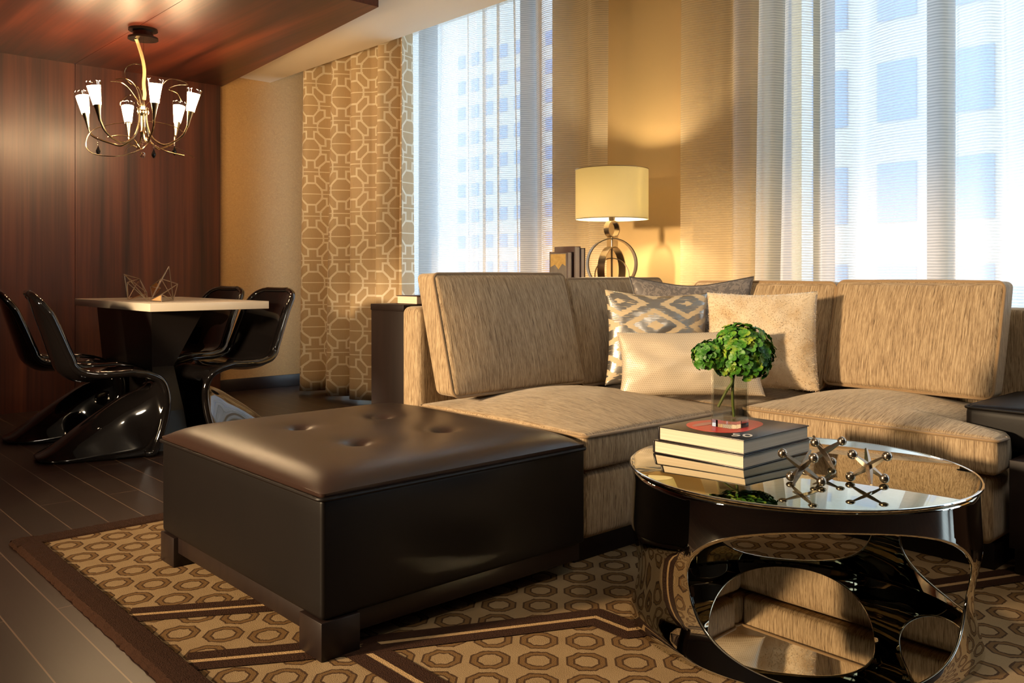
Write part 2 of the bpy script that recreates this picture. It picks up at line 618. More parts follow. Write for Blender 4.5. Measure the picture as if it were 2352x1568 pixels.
slab(bm, out, CZ, CZ + 0.10)
slab(bm, [(-4.2, 4.125), (-4.2, 6.72), (1.8805, 6.72), (1.8805, 4.125)], CZ, CZ + 0.10)
slab(bm, [(1.87, 4.15), (1.87, 6.7), (1.90, 6.7), (1.90, 4.15)], CZ + 0.006, CZ + 0.09)
struct('ceiling_wood_canopy', bm, mat_wood_ceil, smooth=False)
struct('ceiling_soffit', B(2.3, 3.42, -4.3, 6.80, 2.557, 2.95), mat_cream, smooth=False)
struct('ceiling', B(-4.3, 4.3, -4.3, 7.1, 2.95, 3.1), mat_ceil, smooth=False)
struct('wall_left', B(-4.3, -4.15, -4.3, 7.1, 0, 2.96), mat_dim, smooth=False)
struct('wall_back', B(-4.3, 4.3, -4.3, -4.15, 0, 2.96), mat_dimwood, smooth=False)
# pillar between the windows and the wall right of them
struct('wall_pillar', B(3.88, 4.25, 2.38, 3.88, 0, 2.96), mat_pillar, smooth=False)
struct('wall_window_side', B(3.95, 4.25, -0.35, 0.15, 0, 2.96), mat_pillar, smooth=False)
struct('wall_corner_return', B(3.95, 4.25, 6.35, 6.80, 0, 2.96), mat_pillar, smooth=False)
mat_frame = simple('window_frame', lin(58, 66, 78), 0.5)


def window(name, y0, y1, mull):
    bm = bmesh.new()
    box(bm, 3.98, 4.06, y0, y0 + 0.05, 0.0, 2.95); box(bm, 3.98, 4.06, y1 - 0.05, y1, 0.0, 2.95)
    box(bm, 3.98, 4.06, y0, y1, 0.0, 0.08); box(bm, 3.98, 4.06, y0, y1, 2.87, 2.95)
    for my, w in mull: box(bm, 3.975, 4.06, my - w / 2, my + w / 2, 0.08, 2.87)
    w_ = struct(name, bm, mat_frame, smooth=False)
    g = obj('pane', B(4.018, 4.022, y0 + 0.05, y1 - 0.05, 0.08, 2.87), mat_pane, w_, smooth=False)
    return w_


window('window_1', 3.88, 6.35, [(5.36, 0.13), (4.22, 0.12)])
struct('wall_window_far', B(3.95, 4.25, -4.3, -2.05, 0, 2.96), mat_dim, smooth=False)
window('window_3', -2.05, -0.35, [(-1.2, 0.08)])
window('window_2', 0.15, 2.38, [(2.13, 0.07), (1.575, 0.09)])

# street front opposite, seen through the sheers
mat_facade = simple('pale_facade', lin(176, 178, 180), 0.8)
mat_win = simple('far_window', lin(112, 140, 178), 0.4)
fb = thing('office_building', (30, 10, -8), 'pale office building with rows of blue windows behind right-hand sheer curtain', 'building')
obj('facade', B(28, 34, -14, 24, -8, 16), mat_facade, fb, smooth=False)
first = None
for r in range(6):
    for k in range(8):
        y0 = 2.6 + k * 2.28; z0 = -3.6 + r * 3.27 - 0.3
        o = obj('window', B(27.93, 28.05, y0, y0 + 1.25, z0, z0 + 1.9), mat_win, fb, smooth=False)
tw = thing('tower_block', (92, 90, -20), 'distant pale tower with small square windows behind left-hand sheer curtain', 'building')
obj('facade', B(90, 110, 50, 135, -20, 60), mat_facade, tw, smooth=False)
for r in range(9):
    for k in range(11):
        y0 = 76 + k * 3.4; z0 = 1 + r * 4.2
        obj('window', B(89.85, 90.1, y0, y0 + 1.7, z0, z0 + 2.0), mat_win, tw, smooth=False)

# ------------------------------------------------------------------ rug
RZ = 0.012
bm = bmesh.new()
RX0, RX1, RY0, RY1 = 0.757, 3.5, 0.25, 3.450
BW = 0.080
# base body
box(bm, RX0 + 0.004, RX1, RY0, RY1 - 0.004, 0.0, RZ - 0.001)
nb = len(bm.faces)


def flat(bm, pts, z, mi):
    f = bm.faces.new([bm.verts.new((p[0], p[1], z)) for p in pts]); f.material_index = mi; return f


flat(bm, [(RX0 + BW, RY0), (RX1, RY0), (RX1, RY1 - BW - 0.02), (RX0 + BW, RY1 - BW - 0.02)], RZ, 0)
for f in list(bm.faces)[:nb]: f.material_index = 1
# shaggy border: a strip with a ragged outer edge and raised pile


def border(a, b, w, nrm):
    a = Vector(a); b = Vector(b); n = int((b - a).length / 0.012); nrm = Vector(nrm); rows = []
    for i in range(n + 1):
        p = a.lerp(b, i / n); row = []
        for k, (s, zz) in enumerate(((-0.002, 0.001), (0.002, 0.010), (0.012, 0.017), (w * 0.5, 0.018), (w - 0.004, 0.017), (w + 0.002, 0.0115))):
            j = (mnoise.noise(Vector((p.x * 60, p.y * 60, k * 9.0))) * 0.005) if k < 3 else 0
            row.append(bm.verts.new((p.x + nrm.x * (s + j), p.y + nrm.y * (s + j), zz + (random.random() * 0.002 if k else 0))))
        rows.append(row)
    for r0, r1 in zip(rows, rows[1:]):
        for k in range(5):
            f = bm.faces.new((r0[k], r0[k + 1], r1[k + 1], r1[k])); f.material_index = 1


border((RX0, RY1, 0), (RX0, RY0, 0), BW, (1, 0, 0))
border((RX0, RY1, 0), (RX1, RY1, 0), BW + 0.02, (0, -1, 0))


def band(pts, z=RZ + 0.0012, w=(0.052, 0.009)):
    """dark - beige - dark band along a polyline"""
    pts = [Vector((p[0], p[1], 0)) for p in pts]; n = len(pts)

    def off(i, d):
        if i == 0: t = pts[1] - pts[0]
        elif i == n - 1: t = pts[-1] - pts[-2]
        else:
            t = ((pts[i] - pts[i - 1]).normalized() + (pts[i + 1] - pts[i]).normalized())
        t.normalize(); nn = Vector((-t.y, t.x, 0))
        if 0 < i < n - 1:
            c_ = nn.dot(Vector((-(pts[i] - pts[i - 1]).normalized().y, (pts[i] - pts[i - 1]).normalized().x, 0))); d = d / max(c_, 0.4)
        return pts[i] + nn * d
    for (a, b, mi, dz) in ((-w[0], -w[1], 1, 0.001), (-w[1], w[1], 2, 0), (w[1], w[0], 1, 0.001)):
        for i in range(n - 1):
            q = [off(i, a), off(i + 1, a), off(i + 1, b), off(i, b)]
            flat(bm, [(p.x, p.y) for p in q], z + dz, mi)


band([(0.833, 2.480), (1.11, 2.317), (1.6, 2.03)])
band([(0.833, 2.087), (1.085, 1.943), (1.19, 1.885), (1.772, 1.605), (1.772, 1.49), (2.3, 1.22)], z=RZ + 0.0018)
band([(1.188, 1.885), (1.188, 0.9)], z=RZ + 0.0012)
band([(2.4, 1.205), (2.731, 1.061), (3.022, 0.935), (3.5, 0.72)])
rug = obj('area_rug', bm, [mat_rug, mat_rug_dark, mat_rug_line], smooth=False)
tag(rug, 'beige area rug with brown octagon rings, dark border and angled double stripes', 'rug')

# ------------------------------------------------------------------ leather ottoman
ot = thing('ottoman', (1.54, 2.36, RZ), 'large dark brown leather ottoman with button-tufted top in front of sofa', 'ottoman')
OX0, OX1, OY0, OY1 = 1.075, 2.012, 1.862, 2.895
TZ = 0.405
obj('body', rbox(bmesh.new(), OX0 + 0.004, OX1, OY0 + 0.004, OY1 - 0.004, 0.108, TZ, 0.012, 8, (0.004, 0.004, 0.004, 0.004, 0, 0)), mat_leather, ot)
BUT = [(1.36, 2.64), (1.70, 2.64), (1.36, 2.16), (1.70, 2.16)]
# buttons located from the photo: tops at about z .44


def dimple(p):
    q = Vector(p)
    if q.z > TZ + 0.012:
        ex = min(q.x - OX0, OX1 - q.x) + 0.004; ey = min(q.y - OY0, OY1 - q.y) + 0.004
        q.z = TZ + 0.012 + 0.044 * (1 - math.exp(-ex / 0.040)) * (1 - math.exp(-ey / 0.040))
        for bx_, by_ in BUTS:
            d = sqrt((q.x - bx_) ** 2 + (q.y - by_) ** 2)
            q.z -= 0.024 * math.exp(-(d / 0.028) ** 2) + 0.012 * math.exp(-(d / 0.075) ** 2)
    return q


BUTS = [(1.397, 2.553), (1.712, 2.553), (1.397, 2.205), (1.712, 2.205)]
top = rbox(bmesh.new(), OX0, OX1, OY0, OY1, TZ - 0.004, TZ + 0.030, 0.016, 64, (0, 0, 0, 0, 0, 0.0), fn=dimple, power=4)
tp = obj('top_cushion', top, mat_leather_lit_top, ot)
pp = tube(bmesh.new(), rrect(OX0 - 0.003, OX1 + 0.003, OY0 - 0.003, OY1 + 0.003, TZ, 0.02), 0.0055, 8, closed=True)
obj('piping', pp, mat_leather, tp)
for bx_, by_ in BUTS:
    zz = TZ + 0.056 - 0.034
    obj('button', sphere(bmesh.new(), (bx_, by_, zz - 0.002), 0.011, 16, 0.5), mat_leather, tp)
pl = bmesh.new()
pl = B(OX0 + 0.015, OX1 - 0.015, OY0 + 0.015, OY1 - 0.015, 0.056, 0.108, 0.002)
obj('plinth', pl, mat_espresso, ot)
for lx in (0, 1):
    for ly in (0, 1):
        x0 = OX0 if lx == 0 else OX1 - 0.30; y0 = OY0 if ly == 0 else OY1 - 0.11
        if lx == 1: y0 = y0 + 0.10 if ly == 0 else y0 - 0.10
        obj('leg', B(x0, x0 + 0.11, y0, y0 + 0.11, RZ, 0.107 if lx == 0 else 0.0555, 0.003), mat_espresso, ot)

# ------------------------------------------------------------------ sectional sofa
sf = thing('sectional_sofa', (2.9, 2.3, RZ), 'beige chenille L-shaped sectional sofa with loose back cushions', 'sofa')


def fab(name, bm, parent=sf, top='y'):
    return obj(name, bm, mat_fab, parent, uv=top, flat_angle=75)


def pipe(path, parent, r=0.0055): return obj('piping', tube(bmesh.new(), path, r, 8, closed=True), mat_pipe, parent)


SX0 = 2.025
plb = bmesh.new()
box(plb, SX0 + 0.03, 3.70, 1.955, 2.86, RZ, 0.098, 0.002); box(plb, 2.99, 3.70, 1.01, 1.95, RZ, 0.098, 0.002)
obj('plinth', plb, mat_espresso, sf)
bb = bmesh.new()
rbox(bb, SX0 + 0.015, 2.945, 1.895, 2.86, 0.098, 0.322, 0.03, 8, (0, 0, 0.006, 0, 0, 0))
rbox(bb, 2.935, 3.72, 1.00, 2.86, 0.098, 0.322, 0.03, 8, (0.006, 0, 0, 0, 0, 0))
fab('base', bb)
bk = bmesh.new()
rbox(bk, SX0, 3.74, 2.765, 2.885, 0.10, 0.822, 0.03, 8)
rbox(bk, 3.625, 3.745, 0.90, 2.78, 0.10, 0.822, 0.03, 8)
fab('back_frame', bk)


def seat(x0, x1, y0, y1, crown, top, fn=None):
    z0, z1 = 0.326, 0.446
    bm = rbox(bmesh.new(), x0, x1, y0, y1, z0, z1, 0.018, 12, (0.012, 0.008, 0.012, 0.008, 0, crown), fn=fn)
    c_ = fab('seat_cushion', bm, top=top)
    path = rrect(x0 - 0.002, x1 + 0.002, y0 - 0.002, y1 + 0.002, z1 - 0.010, 0.02)
    bulged = []
    for p in path:
        u = (p.x - (x0 + x1) / 2) / ((x1 - x0) / 2); v_ = (p.y - (y0 + y1) / 2) / ((y1 - y0) / 2)
        if abs(u) > abs(v_): p.x += (0.006 if u > 0 else -0.009) * (1 - min(1, v_ * v_))
        else: p.y += (0.006 if v_ > 0 else -0.009) * (1 - min(1, u * u))
        bulged.append(Vector(fn(p)) if fn else p)
    pipe(bulged, c_)
    return c_


seat(SX0 - 0.005, 2.865, 1.875, 2.755, 0.065, 'y')
seat(2.875, 3.61, 1.885, 2.755, 0.030, 'x')


def tee(p):
    q = Vector(p)
    t = max(0, min(1, (q.x - 3.03) / 0.04)); t = t * t * (3 - 2 * t)
    ymin = 0.975 + 0.175 * t
    q.y = 1.875 - (1.875 - q.y) * (1.875 - ymin) / 0.90
    return q


seat(2.905, 3.61, 0.975, 1.875, 0.060, 'x', fn=tee)


def back_cushion(along, a0, a1, face0, face1, th, z0, z1):
    """leaning loose cushion. along='x': face towards -Y; 'y': face towards -X"""
    zs = z1 - z0

    def lean(p):
        q = Vector(p)
        t = (q.z - z0) / zs; s = face0 + (face1 - face0) * t
        if along == 'x': q.y += s
        else: q.x += s
        return q
    if along == 'x':
        bm = rbox(bmesh.new(), a0, a1, 0, th, z0, z1, 0.022, 12, (0.004, 0.004, 0.030, 0.01, 0.004, 0.008), fn=lean, power=3)
        ring = [Vector((p.x, 0.012, p.y)) for p in rrect(a0 - 0.001, a1 + 0.001, z0 - 0.001, z1 + 0.001, 0, 0.03)]
    else:
        bm = rbox(bmesh.new(), 0, th, a0, a1, z0, z1, 0.022, 12, (0.030, 0.01, 0.004, 0.004, 0.004, 0.008), fn=lean, power=3)
        ring = [Vector((0.012, p.x, p.y)) for p in rrect(a0 - 0.001, a1 + 0.001, z0 - 0.001, z1 + 0.001, 0, 0.03)]
    c_ = fab('back_cushion', bm)
    pipe([lean(p) for p in ring], c_)
    return c_


back_cushion('x', 2.018, 2.735, 2.525, 2.655, 0.125, 0.492, 0.952)
back_cushion('x', 2.745, 3.42, 2.56, 2.655, 0.115, 0.47, 0.93)
back_cushion('y', 1.150, 1.798, 3.375, 3.505, 0.115, 0.50, 0.922)
back_cushion('y', 1.808, 2.53, 3.40, 3.505, 0.115, 0.47, 0.915)

# ------------------------------------------------------------------ leather bench at the right end of the sofa
bn = thing('leather_bench', (3.3, 0.5, RZ), 'dark leather-topped wooden bench at the right-hand end of the sofa', 'bench')
obj('box', B(2.965, 3.745, 0.02, 0.96, 0.10, 0.374, 0.003), mat_espresso, bn)
obj('plinth', B(3.0, 3.745, 0.03, 0.955, RZ, 0.099, 0.002), mat_espresso, bn)
pad = obj('pad', rbox(bmesh.new(), 3.085, 3.62, 0.10, 1.135, 0.375, 0.515, 0.025, 12, (0.006, 0, 0.004, 0.004, 0, 0.022), power=4), mat_leather, bn)
obj('piping', tube(bmesh.new(), rrect(3.082, 3.622, 0.097, 1.138, 0.506, 0.03), 0.005, 8, closed=True), mat_leather, pad)

# ------------------------------------------------------------------ console table behind the sofa
cn = thing('console_table', (2.9, 3.02, 0), 'narrow dark brown console table behind the sofa back', 'console table')
obj('top', B(2.045, 3.70, 2.895, 3.135, 0.80, 0.826, 0.002), mat_espresso, cn)
obj('side_panel', B(2.048, 2.075, 2.897, 3.133, RZ, 0.80, 0.001), mat_espresso, cn)
obj('side_panel', B(3.67, 3.697, 2.897, 3.133, RZ, 0.80, 0.001), mat_espresso, cn)
obj('back_panel', B(2.075, 3.67, 3.10, 3.13, RZ, 0.80, 0.001), mat_espresso, cn)


# ------------------------------------------------------------------ books
def book(name, x0, x1, y0, y1, z0, z1, spine, cover, label, group=None, axis='z', cov=0.003, inset=0.004):
    """spine: 'y+','y-','x+','x-' side; axis: thickness direction"""
    b = thing(name, ((x0 + x1) / 2, (y0 + y1) / 2, z0), label, 'book', group)
    cb = bmesh.new()
    if axis == 'z':
        box(cb, x0, x1, y0, y1, z0, z0 + cov, 0.0008); box(cb, x0, x1, y0, y1, z1 - cov, z1, 0.0008)
        px0, px1, py0, py1 = x0 + inset, x1 - inset, y0 + inset, y1 - inset
        if spine == 'y+':
            box(cb, x0, x1, y1 - 0.004, y1 + 0.003, z0 + 0.0005, z1 - 0.0005, 0.003, 3); py1 = y1 - 0.004
        elif spine == 'x+':
            box(cb, x1 - cov, x1, y0, y1, z0, z1, 0.0008); px1 = x1 - cov
        pb = B(px0, px1, py0, py1, z0 + cov, z1 - cov)
    else:
        box(cb, x0, x0 + cov, y0, y1, z0, z1, 0.0008); box(cb, x1 - cov, x1, y0, y1, z0, z1, 0.0008)
        box(cb, x0, x1, y1 - cov, y1, z0, z1, 0.0008)
        pb = B(x0 + cov, x1 - cov, y0 + inset, y1 - cov, z0 + 0.002, z1 - inset)
    c_ = obj('cover', cb, cover, b)
    obj('pages', pb, mat_pages, b, smooth=False)
    return b, c_


CT = 0.826
book('book', 2.115, 2.38, 2.90, 3.045, CT, CT + 0.036, 'x+', mat_cover_brown, 'brown book lying flat on the console left of the sofa cushion')
b1, c1 = book('book', 3.055, 3.088, 2.95, 3.075, CT, CT + 0.235, 'y+', mat_cover_brown, 'short dark book with torn gold patch on its cover beside lamp', 'books standing on the console', axis='x')
m = M('gold_leaf'); n1 = m.noise(m.coord('Object'), 60, 4)
m.base(m.mix(n1, lin(150, 116, 60), lin(206, 174, 110)), 0.4, 0.3); mat_gold = m.mat
m = M('worn_grey'); n1 = m.noise(m.coord('Object', scale=(1, 60, 12)), 1, 4)
m.base(m.mix(n1, lin(64, 58, 56), lin(120, 112, 104)), 0.55); mat_worn = m.mat
bm = bmesh.new(); rag = [(2.962, CT + 0.224), (2.962, CT + 0.165), (2.985, CT + 0.176), (3.01, CT + 0.148), (3.035, CT + 0.172), (3.066, CT + 0.160), (3.066, CT + 0.224)]
a = [bm.verts.new((3.0535, p[0], p[1])) for p in rag]; b = [bm.verts.new((3.0552, p[0], p[1])) for p in rag]
bm.faces.new(a); bm.faces.new(b)
for i in range(len(rag)): bm.faces.new((a[i], a[(i + 1) % 7], b[(i + 1) % 7], b[i]))
obj('gold_patch', bm, mat_gold, b1, smooth=False)
obj('cover_panel', B(3.0541, 3.0552, 2.956, 3.07, CT + 0.004, CT + 0.228), mat_worn, b1, smooth=False)
book('book', 3.100, 3.142, 2.945, 3.085, CT, CT + 0.262, 'y+', mat_cover_brown, 'tallest dark brown book, middle of three standing by the lamp', 'books standing on the console', axis='x')
book('book', 3.150, 3.182, 2.95, 3.08, CT, CT + 0.255, 'y+', mat_cover_brown, 'slim dark brown book standing nearest the lamp base', 'books standing on the console', axis='x')
dsh = lathe(bmesh.new(), [(0.012, 0), (0.02, 0.004), (0.034, 0.03), (0.030, 0.045), (0.016, 0.055), (0.002, 0.058)], (3.235, 2.98, CT), 24)
tag(obj('brass_ornament', dsh, simple('polished_gold', (0.9, 0.62, 0.2, 1), 0.15, 1.0)), 'small round gold ornament between standing books and lamp base', 'ornament')

# ------------------------------------------------------------------ table lamp
LX, LY = 3.455, 3.015
lp = thing('table_lamp', (LX, LY, CT), 'table lamp with cream drum shade on interlocking bronze rings', 'lamp')
fv = Vector((-0.76, -0.65, 0)).normalized()        # towards the viewer


def ring_band(cz, R, width, th, ang, cx=LX, cyy=LY, sq=1.0):
    """flat band bent to a ring; its axis lies in the ground plane at angle ang from fv"""
    ax = Matrix.Rotation(radians(ang), 3, 'Z') @ fv; sd = Vector((-ax.y, ax.x, 0)); up = Vector((0, 0, 1))
    bm = bmesh.new(); n = 56; rows = []
    for i in range(n):
        a = 2 * pi * i / n
        for_r = []
        for rr, w in ((R, -width / 2), (R, width / 2), (R - th, width / 2), (R - th, -width / 2)):
            p = Vector((cx, cyy, cz)) + (sd * cos(a) * sq + up * sin(a)) * rr + ax * w
            for_r.append(bm.verts.new(p))
        rows.append(for_r)
    for i in range(n):
        r0, r1 = rows[i], rows[(i + 1) % n]
        for k in range(4): bm.faces.new((r0[k], r0[(k + 1) % 4], r1[(k + 1) % 4], r1[k]))
    return bm


obj('base_plate', lathe(bmesh.new(), [(0.075, 0), (0.075, 0.016), (0.07, 0.02)], (LX, LY, CT), 40), mat_bronze, lp)
obj('large_ring', ring_band(1.005, 0.135, 0.042, 0.005, 18), mat_bronze, lp)
obj('inner_ring', ring_band(0.973, 0.122, 0.040, 0.005, 63), mat_bronze, lp)
obj('thin_ring', ring_band(0.945, 0.092, 0.014, 0.005, -12), mat_bronze, lp)
obj('top_ring', ring_band(1.187, 0.044, 0.034, 0.005, 48), mat_bronze, lp)
obj('rod', tube(bmesh.new(), [(LX, LY, CT + 0.02), (LX, LY, 1.145)], 0.0055, 10), mat_brass, lp)
obj('socket', lathe(bmesh.new(), [(0.012, 0), (0.016, 0.01), (0.016, 0.07), (0.01, 0.08)], (LX, LY, 1.228), 20), mat_bronze, lp)
sh = bmesh.new(); R_ = 0.190
lathe(sh, [(R_, 1.237), (R_, 1.497), (R_ - 0.002, 1.497), (R_ - 0.002, 1.237), (R_, 1.237)], (LX, LY, 0), 72, cap=False)
shd = obj('lamp_shade', sh, mat_shade, lp)
rb = bmesh.new()
for zz in (1.2375, 1.4965): tube(rb, [(LX + R_ * cos(2 * pi * i / 72), LY + R_ * sin(2 * pi * i / 72), zz) for i in range(72)], 0.0022, 6, closed=True)
for i in range(3):
    a = 2 * pi * i / 3 + 0.4
    tube(rb, [(LX, LY, 1.49), (LX + R_ * cos(a), LY + R_ * sin(a), 1.49)], 0.0015, 6)
obj('shade_frame', rb, mat_bronze, shd)
obj('bulb', sphere(bmesh.new(), (LX, LY, 1.345), 0.03, 20, 1.2), mat_bulb, lp)

# ------------------------------------------------------------------ pillows
def pillow(name, c, w, h, th, yaw, lean, mat, label, ear=0.05, seed=0, n=30, trim=None, sag=0.0, tufts=0, roll=0.0):
    """upright pillow; yaw = azimuth its front faces (degrees), lean back in degrees"""
    ax = Vector((cos(radians(yaw)), sin(radians(yaw)), 0)); sd = Vector((-ax.y, ax.x, 0)); up = Vector((0, 0, 1))
    L_ = radians(lean); f = ax * cos(L_) + up * sin(L_); u_ = up * cos(L_) - ax * sin(L_)
    if roll:
        r_ = Matrix.Rotation(radians(roll), 3, f); sd = r_ @ sd; u_ = r_ @ u_
    C = Vector(c); bm = bmesh.new(); grids = []; uvs = {}
    base = Vector(c)
    for side in (1, -1):
        g = []
        for i in range(n + 1):
            row = []
            for j in range(n + 1):
                s = -cos(pi * i / n); t = -cos(pi * j / n)
                s = 0.5 * s + 0.5 * (2 * i / n - 1); t = 0.5 * t + 0.5 * (2 * j / n - 1)
                pin_s = 1 - ear * (1 - t * t) * 1.3; pin_t = 1 - ear * (1 - s * s) * 1.3
                prof = max(0, (1 - abs(s) ** 2.4) * (1 - abs(t) ** 2.4)) ** 0.55
                wr = mnoise.noise(Vector((s * 2.5 + seed, t * 2.5, side * 3.0))) * 0.012 * prof + mnoise.noise(Vector((s * 7 + seed, t * 7, side * 5.0))) * 0.004 * prof
                d = side * (th / 2 * prof + wr)
                tz = t * pin_t
                if sag and t > 0: tz -= sag * t * math.exp(-(s / 0.55) ** 2)
                # weight settles towards the bottom
                d *= 1 - 0.15 * t
                p = C + sd * (s * pin_s * w / 2) + u_ * (h / 2 + tz * h / 2) + f * d
                if i in (0, n) or j in (0, n):
                    if side == -1: row.append(grids[0][i][j]); continue
                v = bm.verts.new(p); uvs[v] = (s * w / 2, t * h / 2); row.append(v)
            g.append(row)
        grids.append(g)
        for i in range(n):
            for j in range(n):
                q = (g[i][j], g[i + 1][j], g[i + 1][j + 1], g[i][j + 1])
                bm.faces.new(q if side == 1 else q[::-1])
    edge = [grids[0][i][0].co.copy() for i in range(n)] + [grids[0][n][j].co.copy() for j in range(n)] + [grids[0][n - i][n].co.copy() for i in range(n)] + [grids[0][0][n - j].co.copy() for j in range(n)]
    if tufts:
        bm.faces.ensure_lookup_table(); fs = list(bm.faces); rnd = random.Random(seed)
        bm.normal_update()
        wts = [x.calc_area() for x in fs]
        for fc in rnd.choices(fs, weights=wts, k=tufts):
            a_, b_ = rnd.random(), rnd.random()
            vs = fc.verts
            p = (vs[0].co * (1 - a_) + vs[1].co * a_) * (1 - b_) + (vs[3].co * (1 - a_) + vs[2].co * a_) * b_
            nn = fc.normal * (1 if fc.normal.dot(p - (C + u_ * h / 2)) > 0 else -1)
            dirn = (nn + Vector((rnd.uniform(-.9, .9), rnd.uniform(-.9, .9), rnd.uniform(-1.1, .5)))).normalized()
            sdv = dirn.cross(Vector((rnd.random(), rnd.random(), rnd.random()))).normalized() * 0.0011
            tip = p + dirn * rnd.uniform(0.004, 0.010)
            t3 = [bm.verts.new(p - sdv), bm.verts.new(p + sdv), bm.verts.new(tip)]
            uv0 = uvs.get(vs[0], (0, 0))
            for t_ in t3: uvs[t_] = uv0
            bm.faces.new(t3)
    lay = bm.loops.layers.uv.new('UVMap')
    for fc in bm.faces:
        for lp_ in fc.loops: lp_[lay].uv = uvs[lp_.vert]
    o = obj(name, bm, mat, flat_angle=120)
    tag(o, label, 'pillow')
    if trim: obj('trim', tube(bmesh.new(), edge, 0.004, 6, closed=True), trim, o)
    return o


# satin damask
m = M('grey_damask')
c = m.coord('UV'); a_ = m.noise(m.coord('UV', scale=(1, 1, 1)), 26, 3, 0.55, 2.2)
fl = a_.gt(0.52)
m.base(m.mix(fl, lin(104, 98, 96), lin(136, 128, 122)), 0.42, Sheen_Weight=0.2)
m.set('Roughness', (fl * -0.18) + 0.5); m.bump(fl, 0.15, 0.001)
mat_damask = m.mat
# silver ikat
m = M('silver_ikat')
u, v, _ = m.xyz(m.coord('UV'))
strk = m.noise(m.coord('UV', scale=(14, 190, 1)), 1, 3, 0.6)
jit = (m.noise(m.coord('UV', scale=(8, 160, 1)), 1, 2) - 0.5) * 0.05
dm = ((u + jit + 0.02).modc(0.30)).abs() * 0.60 + ((v - 0.05).modc(0.22)).abs()
bandm = ((dm / 0.062).fract() - 0.40).gt(0)
foil = bandm
pat = foil * strk.gt(0.38)
m.base(m.mix(pat, lin(206, 186, 152), lin(176, 172, 166)), 0.5)
m.set('Metallic', pat * 0.85); m.set('Roughness', pat * -0.32 + 0.62)
m.bump(strk, 0.25, 0.003)
mat_ikat = m.mat
m = M('ivory_fur')
a_ = m.noise(m.coord('UV'), 16, 4, 0.6); b_ = m.noise(m.coord('UV'), 7, 2)
m.base(m.mix(a_ * b_ * 1.9, lin(240, 228, 206), lin(196, 164, 116)), 0.9, Sheen_Weight=0.5)
m.bump(m.noise(m.coord('UV'), 300, 2), 0.4, 0.003)
mat_fur = m.mat
m = M('ivory_sequins')
u, v, _ = m.xyz(m.coord('UV'))
row = (v / 0.0075).floor()
cx_ = (u + row.modc(2.0) * 0.004).modc(0.008); cy_ = v.modc(0.0075)
dd = (cx_ * cx_ + cy_ * cy_)
sq_ = dd.lt(0.0000125)
rnd_ = m.noise(m.coord('UV', scale=(130, 130, 1)), 1, 0)
m.base(m.mix(sq_, lin(184, 166, 140), lin(218, 203, 180)), 0.3)
m.set('Roughness', sq_ * -0.18 + 0.58); m.set('Metallic', sq_ * 0.15)
m.bump(dd * 9000.0 + rnd_ * 0.5, 0.3, 0.002)
mat_sequin = m.mat

FACE = 180 + 42            # azimuth that looks back at the viewer
pillow('throw_pillow', (3.22, 2.33, 0.49), 0.56, 0.46, 0.13, FACE, 12, mat_damask, 'grey damask satin pillow at the back of the sofa corner', ear=0.10, seed=3, sag=0.07, trim=simple('grey_cord', lin(78, 74, 74), 0.5))
pillow('throw_pillow', (2.93, 2.30, 0.475), 0.45, 0.415, 0.13, FACE + 8, 14, mat_ikat, 'silver and cream diamond-patterned pillow left of the white fur pillow', ear=0.06, seed=11, sag=0.03, roll=-2)
pillow('throw_pillow', (3.13, 1.93, 0.48), 0.445, 0.41, 0.13, FACE - 14, 14, mat_fur, 'fluffy ivory fur pillow right of the green flowers', ear=0.04, seed=23, sag=0.02, tufts=9000, roll=1)
pillow('throw_pillow', (2.78, 2.02, 0.475), 0.56, 0.265, 0.11, FACE, 18, mat_sequin, 'long ivory sequined lumbar pillow in front of the other pillows', ear=0.05, seed=31, roll=1.5)

# ------------------------------------------------------------------ mirrored coffee table
CX0, CY0, CR, CTZ = 2.17, 1.23, 0.45, 0.430
ct = thing('coffee_table', (CX0, CY0, RZ), 'round mirror-polished steel coffee table with scooped openings', 'coffee table')
HOLES = [(224, 50, 0.198, 0.176), (33, 35, 0.205, 0.170), (316, 31, 0.200, 0.150)]


def shell_r(z):
    if z > 0.27: return CR - 0.005 - 0.008 * (z - 0.27) / 0.15
    t = z / 0.27
    return CR - 0.005 - 0.022 * sin(pi * t) ** 1.3 + 0.006 * (1 - t) ** 2


bm = bmesh.new(); az = []
for (a0, hw, zc, hh) in HOLES:
    for i in range(61):
        az.append(a0 - hw * cos(pi * i / 60))
for i in range(HOLES.__len__()): pass
az = sorted(set(round(a % 360, 4) for a in az))
full = []
for i, a in enumerate(az):
    nx_ = az[(i + 1) % len(az)] + (360 if i == len(az) - 1 else 0)
    full.append(a); g = nx_ - a; k = int(g / 3)
    for j in range(1, k + 1): full.append(a + g * j / (k + 1))
full = [a % 360 for a in full]
cols = []
for a in full:
    zt = zb = 0.205; inside = False
    for (a0, hw, zc, hh) in HOLES:
        d = (a - a0 + 180) % 360 - 180
        if abs(d) <= hw + 1e-6:
            k = max(0, 1 - (abs(d) / hw) ** 2.2) ** (1 / 2.2)
            zt = zc + hh * k; zb = zc - hh * k; inside = k > 1e-4
            if not inside: zt = zb = zc
    A_ = radians(a); up_ = []; lo_ = []
    for i in range(13):
        z_ = zt + (CTZ - 0.012 - zt) * i / 12; r_ = shell_r(z_); up_.append((CX0 + r_ * cos(A_), CY0 + r_ * sin(A_), z_))
        z_ = RZ + 0.001 + (zb - RZ - 0.001) * i / 12; r_ = shell_r(z_); lo_.append((CX0 + r_ * cos(A_), CY0 + r_ * sin(A_), z_))
    cols.append((zt - zb > 1e-5, [bm.verts.new(p) for p in up_], [bm.verts.new(p) for p in lo_]))
